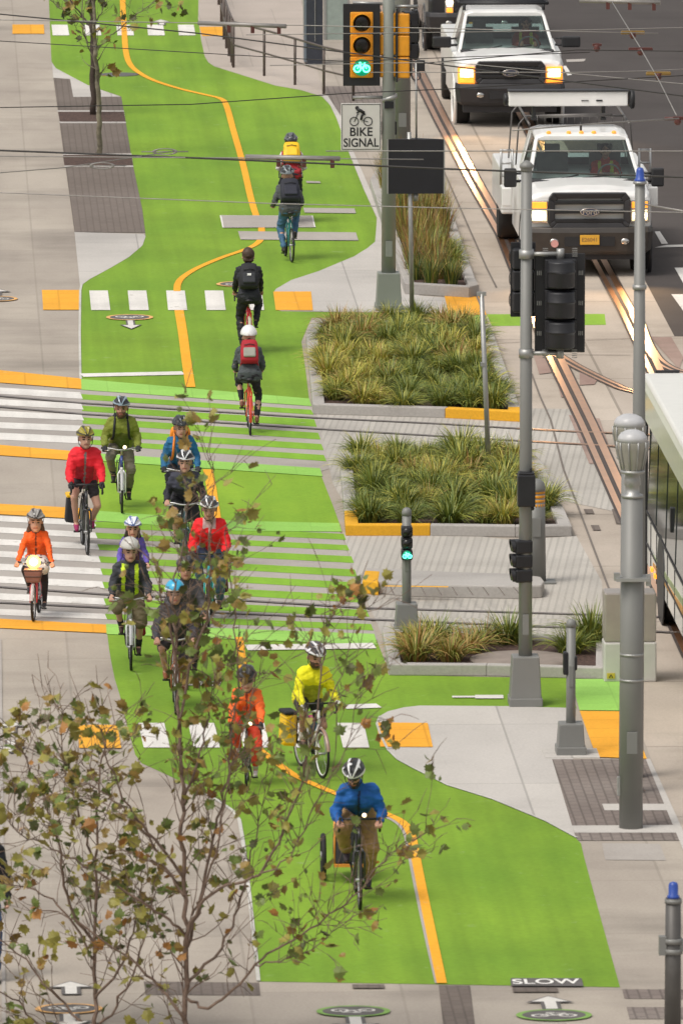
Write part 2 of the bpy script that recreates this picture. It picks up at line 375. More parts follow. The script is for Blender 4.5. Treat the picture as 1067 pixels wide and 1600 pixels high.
bars('tactile_strip', [((-60, 573, 594), (127, 592.4, 609)), ((-60, 691, 708.3), (136, 707.5, 722)), ((-60, 785, 801), (146, 796, 813.5)), ((-60, 964.5, 979.5), (166, 977, 990.5))], M_tact, LZ[3])
bars('tactile_strip', [((127, 593, 610), (483, 623.8, 635.6)), ((138, 708.5, 720), (500, 732.7, 745.3)), ((150, 799, 815), (368, 815, 830.5)), ((368, 815, 830.5), (530, 818.5, 832)), ((166, 976, 992), (585, 991.7, 1008.8))], M_mint, LZ[3])
flat('tactile_strip', [(891, 1062), (1000, 1062), (1004, 1112), (905, 1111)], LZ[3], M_mint)
for q in ([(20, 39), (69, 39), (70, 53.5), (20, 53.5)], [(312, 42.5), (350, 42.5), (352, 57), (316, 57)], [(66, 454), (126, 454), (127, 485), (68, 485)], [(427, 456.5), (486, 456.5), (489, 486), (431, 485.5)], [(694, 463), (748, 464), (760, 493), (701, 492)], [(588, 1130), (668, 1131), (676, 1168.5), (594, 1168)], [(122, 1134), (184, 1134), (190, 1170), (124, 1170)], [(905, 1112), (980, 1113), (1010, 1187), (931, 1184)]):
    flat('tactile_strip', q, LZ[3], M_tact)
# zebra blocks of the three footway crossings
for x in (81, 131, 182, 230, 278):
    flat('crossing_block', [(x, 39.5), (x + 25, 39.5), (x + 28, 56), (x + 2, 56)], LZ[3], M_white)
for x in (140, 200, 260, 320, 380):
    flat('crossing_block', [(x, 455), (x + 29, 455), (x + 33, 485.5), (x + 3, 485.5)], LZ[3], M_white)
for x in (216, 294, 372, 450, 527):
    flat('crossing_block', [(x, 1131), (x + 41, 1131), (x + 50, 1169.5), (x + 9, 1169.5)], LZ[3], M_white)

M_edge = ground_mat('worn white line', (.50, .49, .44), (.66, .64, .60), stain=.3, wear=((.4, .42, .3), .6))
# yellow centre line of the bike path, white edge and stop lines
def line(name, pts, wd, z, m, sm=True):
    P = smooth_path([(q[0], q[1], 0) for q in pts], 8) if sm else [V((q[0], q[1], 0)) for q in pts]
    z += lift(); mb = MB(); mb.stroke([G(p.x, p.y).xy for p in P], wd, z); o = mb.build(name, m)
    if o.data.polygons[0].normal.z < 0: o.data.flip_normals()
    return structure(o)
line('centre_line', [(190, -60), (192, 0), (194, 40), (197, 80), (203, 100), (216, 113), (240, 126), (280, 139), (322, 149), (345, 155), (354, 166), (365, 205), (380, 258), (392, 310), (401, 340)], .11, LZ[3], M_yel)
line('centre_line', [(409, 352), (408, 372), (402, 381), (385, 390), (345, 404), (308, 420), (286, 434), (278, 445), (277, 456)], .11, LZ[3], M_yel)
line('centre_line', [(280, 486), (286, 522), (292, 568), (298, 606)], .14, LZ[4], M_yel)
line('centre_line', [(325, 735), (330, 760), (338, 812)], .13, LZ[4], M_yel)
line('centre_line', [(374, 997), (379, 1040), (386, 1098), (394, 1150), (403, 1170), (423, 1186), (459, 1212), (502, 1232), (556, 1254), (603, 1273), (628, 1286), (641, 1303), (648, 1335), (660, 1395), (674, 1462), (690, 1538)], .10, LZ[4], M_yel)
line('line_fringe', [(594, 1274), (620, 1287), (633, 1304), (640, 1337), (652, 1397), (666, 1463), (683, 1538)], .05, LZ[2], M_gray)
line('edge_line', LE1[17:22], .035, LZ[3], M_edge, False)
0 and line('edge_line', [(504, 150)] + [(x + 1, y) for x, y in RE1[28:22:-1]][1:], .04, LZ[4], M_edge, False)
line('edge_line', [(x + 1.5, y) for x, y in RE3[4:14]], .028, LZ[3], M_edge, False)
line('edge_line', [(x - 1, y) for x, y in LE3[9:]], .04, LZ[3], M_edge, False)
line('stop_line', [(128, 587.5), (287, 584)], .38, LZ[3], M_white, False)
line('stop_line', [(385, 1013.5), (585, 1010.5)], .42, LZ[4], M_white, False)
line('stop_line', [(291, 1069), (345, 1069.5)], .3, LZ[3], M_white, False)
line('stop_line', [(537, 1106), (592, 1104)], .3, LZ[3], M_white, False)
for q in ([(345, 338), (488, 338.5), (492, 356), (349, 357)], [(372, 362.5), (556, 364.5), (560, 377), (376, 375.5)], [(474, 326), (554, 327), (556, 334.5), (476, 333.5)], [(478, 284), (500, 284.5), (501, 287.5), (479, 287)]):
    flat('grey_patch', q, LZ[4], M_gray)
line('patch_edge', [(345, 338), (349, 357), (492, 356.5), (488, 338.5), (345, 338)], .03, LZ[5], M_white, False)
flat('road_line', [(1022, 363), (1030, 362.5), (1043, 382), (1033, 382.5)], LZ[3], M_white)
flat('road_line', [(900, 148), (907, 148), (912, 157), (904, 157)], LZ[3], M_white)
flat('road_line', [(878, 104), (884, 104), (893, 118), (886, 119)], LZ[3], M_white)
flat('road_line', [(1040, 384), (1300, 378), (1300, 381), (1022, 388)], LZ[3], M_white)
flat('road_line', [(1053, 419.5), (1070, 419.5), (1090, 446), (1068, 446)], LZ[3], M_white)
flat('road_line', [(1048, 461), (1080, 461), (1105, 500), (1076, 500)], LZ[3], M_white)
flat('road_line', [(884, 94), (915, 93), (912, 97), (885, 98)], LZ[3], M_gray)

# rust-stained concrete along the points, joints, covers
for q in ([(832, 553), (866, 553), (872, 582), (842, 586)], [(866, 583), (880, 583), (892, 622), (876, 622)], [(888, 650), (900, 650), (927, 726), (920, 726)], [(930, 655), (936, 655), (960, 726), (950, 726)], [(905, 580), (935, 592), (928, 602), (905, 603)], [(1015, 527), (1048, 528), (1067, 560), (1060, 578), (1030, 545)]):
    flat('rust_stain', q, LZ[3], M_rust)
for q in ([(911, 797), (925, 797), (928, 804), (914, 804)], [(922, 822), (935, 822), (938, 830), (926, 830)], [(955, 797), (968, 797), (970, 820), (962, 820)]):
    flat('drain_cover', q, LZ[3], M_paver2)
for a in ([(697, 330), (740, 452), (768, 525), (805, 640)], [(830, 585), (843, 620), (860, 658), (880, 735), (905, 800), (952, 925), (995, 1030)], [(640, 330), (660, 360)], [(780, 537), (960, 531), (1054, 527)], [(693, 268), (760, 420), (775, 450)], [(852, 555), (985, 556)]):
    line('joint', a, .028, LZ[3], M_joint, False)
for px, py, r in ((187, 117, .37), (378, 468, .0), (80, 1028, .0)):
    if r:
        c = G(px, py); mb = MB(); mb.lathe([(r, 0), (r, .012), (r - .05, .016), (r - .07, .012)], c=(c.x, c.y, 0), n=40)
        tag(mb.build('manhole_cover', mat('cast iron', (.13, .125, .12), .7, .3)), 'round dark manhole cover set flush in the green path by the young trees', 'manhole cover')

# rails: two bright strips either side of a dark groove
def rail(pts, m, wd=.075, gap=.05, sm=False, edge=.05, gm=None):
    P = smooth_path([(q[0], q[1], 0) for q in pts], 8) if sm else [V((q[0], q[1], 0)) for q in pts]
    W = [G(p.x, p.y).xy for p in P]
    mb = MB(); zl = lift(); mb.stroke(W, wd * 2 + gap + edge, LZ[4] + zl); mb.mi = 1
    def off(d):
        out = []
        for i, p in enumerate(W):
            t = (W[min(i + 1, len(W) - 1)] - W[max(i - 1, 0)]).normalized(); out.append(p + V((-t.y, t.x)) * d)
        return out
    o1 = off((wd + gap) / 2); o2 = off(-(wd + gap) / 2)
    mb.stroke(o1, wd, LZ[5] + zl); mb.stroke(o2, wd * .8, LZ[5] + zl)
    o = mb.build('tram_rail', [gm or M_groove, m]); return structure(o)
rail([(600, 8), (650, 110), (690, 190), (740, 284), (787, 367), (825, 462), (865, 557), (917, 664), (970, 782), (1085, 1030)], M_railglow, .105, .05)
rail([(720, -10), (760, 68), (812, 170), (829, 204), (880, 306), (936, 409), (979, 488), (1000, 532), (1024, 582), (1090, 715)], M_railglow, .10, .05)
rail([(870, 556), (888, 567), (906, 577), (934, 591), (958, 602), (978, 610), (1040, 625)], M_railglow, .06, .05, True)
rail([(990, 492), (998, 508), (1008, 534), (1018, 552), (1030, 566), (1053, 579), (1100, 592)], M_railglow, .06, .05, True)
rail([(-80, 614), (0, 620), (128, 631), (250, 639), (499, 654.5), (696, 664), (809, 671)], M_railworn, .035, .03, edge=.02, gm=M_groove2)
rail([(809, 671), (898, 676), (956, 678), (1100, 684)], M_railglow, .045, .03, edge=.02)
rail([(-80, 631), (0, 637), (127, 648), (250, 655.5), (530, 673.6), (809, 690)], M_railworn, .035, .03, edge=.02, gm=M_groove2)
rail([(809, 690), (956, 698.5), (1100, 708)], M_railglow, .045, .03, edge=.02)
rail([(-80, 913), (0, 918.6), (160, 930), (354, 938), (575, 951.7), (620, 953), (941, 962.5), (1100, 968)], M_railworn, .035, .03, edge=.02, gm=M_groove2)
rail([(-80, 938), (0, 943), (175, 951.5), (330, 958), (531, 967), (583, 969.6), (941, 984.6), (1100, 992)], M_railworn, .035, .03, edge=.02, gm=M_groove2)

# painted emblems: bike in a ring with an arrow, people symbols, SLOW
def emblem(px, py, r, ringm, flip=False, arrow=None, disc=True, z=None, sq=1.0):
    c = G(px, py); root = thing('bike_emblem', (c.x, c.y, 0), '', ''); del root['label']; del root['category']; structure(root)
    root.rotation_euler.z = pi if flip else 0; root.scale.y = sq
    z = (LZ[3] if z is None else z) + lift()
    if disc:
        m = MB(); m.annulus((0, 0), r * .84, r, z); m.build('ring', ringm, root)
        m = MB(); m.annulus((0, 0), .001, r * .84, z); m.build('disc', M_dark, root)
        m = MB(); zz = z + .002
        for sx in (-1, 1): m.annulus((sx * r * .36, -r * .12), r * .17, r * .25, zz, 20)
        for a, b in (((-.36, -.12), (-.12, .24)), ((-.12, .24), (.3, .24)), ((.36, -.12), (.27, .34)), ((-.12, .24), (.02, -.12)), ((.02, -.12), (.3, .24)), ((-.36, -.12), (.02, -.12))):
            m.stroke([V(a) * r, V(b) * r], r * .075, zz)
        m.stroke([V((-.2, .36)) * r, V((.02, .36)) * r], r * .09, zz + .001)
        m.build('bicycle_symbol', M_white, root)
    if arrow:
        aw, ah, y0 = arrow; b = aw / 2; m = MB(); ym = y0 + ah * .5; y1 = y0 + ah
        m.face([(-b * .4, y0, z), (b * .4, y0, z), (b * .4, ym, z), (b, ym, z), (0, y1, z), (-b, ym, z), (-b * .4, ym, z)])
        m.build('arrow_edge', M_dark, root); zz = z + .002; m = MB()
        m.face([(-b * .24, y0 + ah * .03, zz), (b * .24, y0 + ah * .03, zz), (b * .24, ym + ah * .06, zz), (b * .76, ym + ah * .06, zz), (0, y1 - ah * .06, zz), (-b * .76, ym + ah * .06, zz), (-b * .24, ym + ah * .06, zz)])
        m.build('arrow', M_white, root)
    return root
M_ringg = mat('ring green', (.20, .36, .08), .8, var=.3); M_ringo = mat('ring orange', (.72, .40, .14), .8, var=.3); M_ringw = mat('ring white', (.7, .66, .55), .8)
emblem(865, 1588, .37, M_ringg, arrow=(.48, .9, .36), sq=.78)
emblem(552, 1582, .36, M_ringg, flip=True, arrow=(.48, .9, .36), sq=.78)
emblem(108, 1578, .33, M_ringo, flip=True, arrow=(.48, .9, .34), sq=.78)
emblem(112, 1556, .3, M_ringo, arrow=(.48, .7, .0), disc=False)
emblem(203, 497, .36, M_ringo, flip=True, arrow=(.34, 1.1, .38))
emblem(374, 445, .36, M_ringo)
emblem(-6, 468, .34, M_ringo, arrow=(.5, 1.0, .36), z=LZ[3])
emblem(253, 38, .3, M_ringw, arrow=(.4, 1.2, -.3), disc=False, z=LZ[4])
emblem(18, 1156, .3, M_ringo, arrow=(.36, .9, .1), flip=True, disc=False)
emblem(18, 1150, .3, M_ringo, arrow=(.36, .9, .1), disc=False)
emblem(760, 1090, .3, M_ringo, disc=False).rotation_euler.z = 0
line('road_line', [(706, 1090.5), (748, 1090.5)], .12, LZ[3], M_white, False)
line('road_line', [(742, 1090.5), (786, 1090.5)], .25, LZ[3], M_white, False)
flat('slow_marking', [(797, 1531), (908, 1531), (911, 1543.5), (798, 1543)], LZ[4], M_dark)
c = G(852, 1537.4)
structure(text_mesh('slow_lettering', 'SLOW', .36, mat('letter white', (.78, .76, .72), .7), None, Matrix.Translation((c.x, c.y, .024)) @ Matrix.Diagonal((.66, 1.0, 1, 1)), 1.0))
flat('grey_patch', [(800, 1545), (870, 1545), (872, 1552), (801, 1552)], LZ[2], M_paver2)
flat('grey_patch', [(550, 1540), (600, 1540), (601, 1546), (551, 1546)], LZ[2], M_paver2)
flat('joint', [(-2, 1000), (3, 1000), (10, 1600), (4, 1600)], LZ[1], M_gray)
# ------------------------------------------------------------------ people and bicycles
M_skin = mat('skin', (.48, .27, .19), .55, var=.06, scale=12); M_skin2 = mat('skin tanned', (.40, .21, .14), .55, var=.06, scale=12)
M_lip = mat('lips', (.30, .10, .08), .5); M_eye = mat('eye', (.03, .022, .02), .3)
M_black = mat('black plastic', (.018, .018, .02), .5); M_rubber = mat('tyre rubber', (.016, .015, .015), .8)
M_chrome = mat('bright metal', (.55, .55, .55), .28, 1.0, .05); M_alu = mat('dull aluminium', (.42, .42, .42), .42, .9, .08)
M_glove = mat('glove', (.02, .02, .023), .8)
M_hair = {k: mat('hair ' + k, c, .6, var=.3, scale=30) for k, c in {'brown': (.06, .033, .02), 'dark': (.02, .014, .011), 'auburn': (.10, .045, .022)}.items()}
CL = {}
def cloth(rgb, rough=.75):
    if rgb not in CL: CL[rgb] = mat('cloth %d %d %d' % rgb, lin(rgb), rough, var=.16, scale=5.0, bump=.5)
    return CL[rgb]
def paint(rgb, rough=.35):
    k = ('p',) + rgb
    if k not in CL: CL[k] = mat('paint %d %d %d' % rgb, lin(rgb), rough, var=.05, coat=.4)
    return CL[k]

def remesh(mb, name, mats, parent, voxel, it, k, fn=None, wrinkle=0.0, seed=0.0):
    me = bpy.data.meshes.new(name); mb.bm.to_mesh(me); mb.bm.free()
    t = bpy.data.objects.new(name, me)
    r = t.modifiers.new('r', 'REMESH'); r.mode = 'VOXEL'; r.voxel_size = voxel; r.use_smooth_shade = True
    s = t.modifiers.new('s', 'SMOOTH'); s.factor = .5; s.iterations = it
    m2 = evaluated(t); bpy.data.meshes.remove(me)
    m2.name = name; m2.materials.clear()
    for m in mats: m2.materials.append(m)
    if wrinkle:
        nrm = [v.normal.copy() for v in m2.vertices]; out = []
        for v, n_ in zip(m2.vertices, nrm):
            p = v.co * 9 + V((seed, seed, 0)); q = V((v.co.x * 16, v.co.y * 16, v.co.z * 38)) + V((0, seed, 0))
            out.extend(v.co + n_ * wrinkle * (noise.noise(V((p.x, p.y, p.z * 1.6))) + .7 * noise.noise(q)))
        m2.vertices.foreach_set('co', out); m2.update()
    for p in m2.polygons:
        p.use_smooth = True
        if fn: p.material_index = fn(p.center)
    if k != 1.0: m2.transform(Matrix.Diagonal((k, k, k, 1)))
    o = bpy.data.objects.new(name, m2); col.objects.link(o)
    if parent is not None: o.parent = parent
    return o
WHITEC = mat('white print', (.75, .78, .82), .6)
def ik(a, b, l1, l2, pole):
    a, b = V(a), V(b); d = b - a; L = min(d.length, (l1 + l2) * .999); u = d.normalized()
    x = (l1 * l1 - l2 * l2 + L * L) / (2 * L); h = sqrt(max(l1 * l1 - x * x, 0))
    n = V(pole) - u * V(pole).dot(u); return a + u * x + n.normalized() * h

def person(loc, rz, k, label, cfg, J, group=None):
    """J: joints dict with hip, sh (shoulder centre), head, hands[2], feet[2] (ankle, toe dir), all in metres before scale k"""
    root = thing('person', loc, label, 'person', group, rz)
    hip, sh = V(J['hip']), V(J['sh']); up = (sh - hip).normalized()
    hc = V(J['head']); yaw, pitch = cfg.get('yaw', 0), cfg.get('pitch', 0)
    HR = Matrix.Rotation(yaw, 3, 'Z') @ Matrix.Rotation(pitch, 3, 'X')          # face looks along -Y
    hf = cfg.get('hf', 1.0)
    def hd(p): return hc + HR @ (V(p) * hf)
    sw = cfg.get('sw', .158); seed = random.random() * 50
    arms, legs = [], []
    for i, s in enumerate((-1, 1)):
        S = sh + V((s * sw, 0, -.015)); h = V(J['hands'][i]); el = ik(S, h, .285, .26, J.get('elbow', ((s * .34, .3, -.85), (s * .34, .3, -.85)))[i]); arms.append((S, el, h))
        H = hip + V((s * .09, 0, 0)); a = V(J['feet'][i]); kn = ik(H, a, .43, .43, (s * .22, -1, .25)); legs.append((H, kn, a))
    def torso(mb, g, hem=0.0):
        mb.cap(hip + V((-.075, .02, .01)), .125 + g, hip + V((.075, .02, .01)), .125 + g)
        mid = hip.lerp(sh, .45)
        mb.cap(hip + V((0, .01, .03)), .125 + g, mid, .120 + g)
        for s in (-1, 1):
            mb.cap(hip + V((s * .06, .01, .04)), .105 + g, mid + V((s * .055, 0, 0)), .10 + g)
            mb.cap(mid + V((s * .055, 0, 0)), .10 + g, sh + V((s * .085, .015, -.10)), .112 + g)
        mb.cap(sh + V((-sw + .02, .01, -.025)), .07 + g, sh + V((sw - .02, .01, -.025)), .07 + g)
    neck = hc + HR @ V((0, .025, -.06))
    # body: one continuous surface
    mb = MB(); torso(mb, 0)
    mb.cap(sh + V((0, .01, -.01)), .062, neck, .055)
    mb.ell(hd((0, .012, .035)), (.076 * hf, .096 * hf, .092 * hf), 18, HR); mb.ell(hd((0, -.015, -.035)), (.060 * hf, .072 * hf, .080 * hf), 16, HR)
    mb.ell(hd((0, -.062, -.078)), (.03 * hf, .022 * hf, .022 * hf), 10, HR)                    # chin
    mb.cap(hd((0, -.086, .012)), .010, hd((0, -.108, -.022)), .014)            # nose
    mb.cap(hd((-.038, -.078, .03)), .011, hd((.038, -.078, .03)), .011)        # brow
    for s in (-1, 1): mb.ell(hd((s * .078, .015, -.005)), (.012, .022, .032), 10, HR)
    for i, s in enumerate((-1, 1)):
        S, el, h = arms[i]; mb.cap(S, .055, el, .041); mb.cap(el, .042, h, .027)
        H, kn, a = legs[i]; mb.cap(H, .088, kn, .056); mb.cap(kn, .054, a, .036)
        cm = kn.lerp(a, .3) + V((0, .022, 0)); mb.cap(cm, .052, kn.lerp(a, .62) + V((0, .012, 0)), .042)
        mb.cap(a, .037, a + V((0, -.10, -.07)), .03)
        # hand: palm, four fingers curled round the bar, thumb from the side of the palm
        f = (h - el).normalized(); gd = V(J.get('grip', ((s, 0, 0), (s, 0, 0)))[i]).normalized()
        gd = (gd - f * gd.dot(f)).normalized(); dn = f.cross(gd) * (1 if f.cross(gd).z < 0 else -1)
        pc = h + f * .045; mb.cap(h, .026, pc - gd * .018, .020); mb.cap(h, .026, pc + gd * .022, .020)
        for q, ln in enumerate((.9, 1.0, .96, .78)):
            b0 = pc + f * .018 + gd * (-.036 + .024 * q); b1 = b0 + f * .036 * ln + dn * .012; b2 = b1 + dn * .030 * ln; b3 = b2 - f * .022 * ln + dn * .006
            mb.cap(b0, .0105, b1, .010, 8); mb.cap(b1, .010, b2, .0095, 8); mb.cap(b2, .0095, b3, .009, 8)
        t0 = h + f * .02 - gd * s * .028; mb.cap(t0, .013, t0 + f * .034 - gd * s * .016 + dn * .012, .011, 8); mb.cap(t0 + f * .034 - gd * s * .016 + dn * .012, .011, t0 + f * .05 + dn * .034, .0095, 8)
    HRi = HR.transposed(); hands = [V(h) for h in J['hands']]; glove = cfg.get('glove'); beard = cfg.get('beard')
    def fn(c):
        q = HRi @ (c - hc) / hf
        if q.y < -.055 and abs(q.z + .052) < .009 and abs(q.x) < .026: return 1
        if q.y < -.05 and abs(q.z - .010) < .0085 and .018 < abs(q.x) < .044: return 2
        if cfg.get('shades') and q.y < -.02 and abs(q.z - .010) < .019 and abs(q.x) < .075: return 2
        if beard and q.length < .16 and q.z < -.028 and q.y < .03 and q.z > -.14: return 3
        if q.y < -.045 and abs(q.z - .034) < .007 and .012 < abs(q.x) < .05: return 3
        if glove:
            for i in (0, 1):
                if (c - hands[i]).dot((hands[i] - arms[i][1]).normalized()) > -.03 and (c - hands[i]).length < .14: return 4
        return 0
    remesh(mb, 'body', [cfg.get('skin', M_skin), M_lip, M_eye, M_hair[cfg.get('hair', 'brown')], glove or M_glove], root, .0105, 5, k, fn)
    # jacket
    jc = cfg['jacket']; mb = MB(); torso(mb, cfg.get('bulk', .022) * .72)
    for i, s in enumerate((-1, 1)):
        S, el, h = arms[i]; b = cfg.get('bulk', .022) * .72
        if cfg.get('short_sleeve'): mb.cap(S, .058 + b, S.lerp(el, .75), .05 + b)
        else: mb.cap(S, .054 + b, el, .043 + b); mb.cap(el, .044 + b, el.lerp(h, .9), .034 + b * .6)
    mb.cap(sh + V((0, .01, .0)), .076, sh.lerp(neck, .55), .072)
    if cfg.get('hem'):
        mb.cap(hip + V((-.08, .03, -.05)), .135, hip + V((.08, .03, -.05)), .135)
    ymin = hip.y - .2; j2 = cfg.get('jacket2'); rzip = cfg.get('zip')
    def jf(c):
        t = (c - hip).dot(up) / (sh - hip).length
        if rzip and abs(c.x) < .014 and t < 1.1 and (c - hip.lerp(sh, t)).y < 0: return 2
        if j2 == 'panel' and t < .74 and abs(c.x) < .13: return 1
        if j2 == 'yoke' and t > .8: return 1
        if j2 == 'hivis' and c.y < hip.lerp(sh, min(max(t, 0), 1)).y and .07 < abs(c.x) < .125 and .1 < t < 1.1: return 1
        if j2 == 'white_sleeve' and abs(c.x) > sw + .035: return 1
        if j2 == 'collar' and t > 1.02 and abs(c.x) < .09: return 1
        return 0
    remesh(mb, 'jacket', [cloth(jc), cloth(cfg.get('jacket2c', jc)), cloth(cfg.get('zip', (40, 40, 42)))], root, .014, 4, k, jf, .018, seed)
    if cfg.get('chest_logo'):
        ft = hip.lerp(sh, .74); nb = up.cross(V((1, 0, 0))).normalized(); nb = nb if nb.y < 0 else -nb
        mb = MB(); mb.ell(ft + V((.075, 0, 0)) + nb * .152, (.022, .012, .014), 10); mb.build('chest_logo', WHITEC, root, k=k)
    # trousers or shorts
    mb = MB(); g = cfg.get('legbulk', .018); mb.cap(hip + V((-.075, .02, .0)), .128 + g * .4, hip + V((.075, .02, .0)), .128 + g * .4)
    for i in (0, 1):
        H, kn, a = legs[i]; mb.cap(H, .09 + g, kn, .06 + g) if not cfg.get('shorts') else mb.cap(H, .09 + g, H.lerp(kn, cfg['shorts']), .072 + g)
        if not cfg.get('shorts'): mb.cap(kn, .058 + g, kn.lerp(a, cfg.get('leglen', .93)), .042 + g * .8)
    pat = cfg.get('pattern')
    remesh(mb, cfg.get('legname', 'trousers'), [pat or cloth(cfg['trousers'])], root, .014, 4, k, None, .016, seed + 9)
    if cfg.get('socks'):
        for i in (0, 1):
            H, kn, a = legs[i]; mb = MB(); mb.cap(kn.lerp(a, .72), .05, a, .043); mb.build('sock', cloth(cfg['socks']), root, k=k, smooth=True)
    if cfg.get('leggings'):
        for i in (0, 1):
            H, kn, a = legs[i]; mb = MB(); mb.cap(H.lerp(kn, .5), .085, kn, .064); mb.cap(kn, .063, a, .043); mb.cap(kn.lerp(a, .3) + V((0, .022, 0)), .058, a, .043); mb.build('legging', cloth(cfg['leggings']), root, k=k, smooth=True)
    if cfg.get('skirt'):
        mb = MB(); mb.lathe([(.13, .05), (.165, -.05), (.205, -.16), (.21, -.22)], c=(hip.x, hip.y - .05, hip.z + .06), n=24); mb.cap(hip + V((-.1, -.1, .0)), .105, hip + V((-.13, -.3, -.06)), .10); mb.cap(hip + V((.1, -.1, .0)), .105, hip + V((.14, -.28, -.12)), .11); mb.build('skirt', cfg['skirt'], root, k=k)
    for i in (0, 1):                                                            # shoes
        a = V(J['feet'][i]); mb = MB()
        mb.cap(a + V((0, .045, -.055)), .038, a + V((0, -.13, -.075)), .034); mb.cap(a + V((0, .01, -.02)), .044, a + V((0, -.08, -.055)), .038)
        fs = set(mb.bm.faces)
        remesh(mb, 'shoe', [cloth(cfg.get('shoes', (35, 33, 32))), cloth(cfg.get('sole', (60, 58, 55)))], root, .014, 3, k, lambda c, a=a: 1 if c.z < a.z - .088 else 0)
    # hair
    if cfg.get('hairstyle'):
        mb = MB(); hm = M_hair[cfg.get('hair', 'brown')]
        if cfg['hairstyle'] == 'short':
            mb.ell(hd((0, .022, .045)), (.086 * hf, .102 * hf, .094 * hf), 18, HR); mb.cap(hd((-.04, .07, -.03)), .045, hd((.04, .07, -.03)), .045)
        elif cfg['hairstyle'] == 'long':
            for s in (-1, 1): mb.cap(hd((s * .055, .05, -.03)), .05, hd((s * .10, .07, -.17)), .045); mb.cap(hd((s * .10, .07, -.17)), .045, hd((s * .09, .10, -.30)), .028)
            mb.cap(hd((0, .09, 0)), .055, hd((0, .12, -.26)), .05)
        else:
            mb.cap(hd((0, .09, -.02)), .045, hd((.02, .15, -.12)), .035); mb.cap(hd((.02, .15, -.12)), .035, hd((.04, .16, -.26)), .018)
        remesh(mb, 'hair', [hm], root, .013, 3, k, None, .006, seed)
    if cfg.get('helmet'):
        h1, h2 = cfg['helmet']; plain = cfg.get('helmet_plain')
        mb = MB(); nseg, nr = 28, 14; rows = []
        for j in range(nr + 1):
            ph = pi * j / nr; row = []
            for i in range(nseg // 2 + 1):
                th = pi * i / (nseg // 2)
                vent = (not plain) and (i % 4 in (2, 3)) and 2 <= j <= nr - 3 and (j % 5 != 0)
                rr = 1.0 if not vent else .90
                row.append((V((cos(th) * sin(ph) * .108 * rr, -cos(ph) * .142 * (rr if vent else 1), sin(th) * sin(ph) * .118 * rr)), vent))
            rows.append(row)
        vs = [[mb.bm.verts.new(hd(p + V((0, .012, .050 - .05 * p.y)))) for p, _ in r] for r in rows]
        for j in range(nr):
            for i in range(nseg // 2):
                q = (vs[j][i], vs[j][i + 1], vs[j + 1][i + 1], vs[j + 1][i])
                try: f = mb.bm.faces.new(q)
                except ValueError: continue
                v = rows[j][i][1] or rows[j + 1][i + 1][1] or rows[j][i + 1][1]
                f.material_index = 1 if (v or (cfg.get('helmet_rim') and i in (0, nseg // 2 - 1))) else 0; f.smooth = bool(plain)
        bmesh.ops.remove_doubles(mb.bm, verts=mb.bm.verts, dist=.0008)
        ho = mb.build('helmet', [paint(h1, .35), paint(h2, .5)], root, k=k)
        sd = ho.modifiers.new('shell', 'SOLIDIFY'); sd.thickness = .022 * k; sd.offset = -1
        mb = MB()
        for s in (-1, 1): mb.tube([hd((s * .088, -.02, .04)), hd((s * .078, -.02, -.05)), hd((s * .03, -.055, -.105)), hd((0, -.06, -.108))], .006, 6)
        mb.build('chin_strap', M_black, root, k=k)
        if cfg.get('visor'):
            mb = MB(); mb.hull([hd(p) for p in ((-.085, -.10, .055), (.085, -.10, .055), (.06, -.175, .045), (-.06, -.175, .045), (-.085, -.10, .065), (.085, -.10, .065), (.06, -.175, .055), (-.06, -.175, .055))]); mb.build('visor', M_black, root, k=k)
    return root

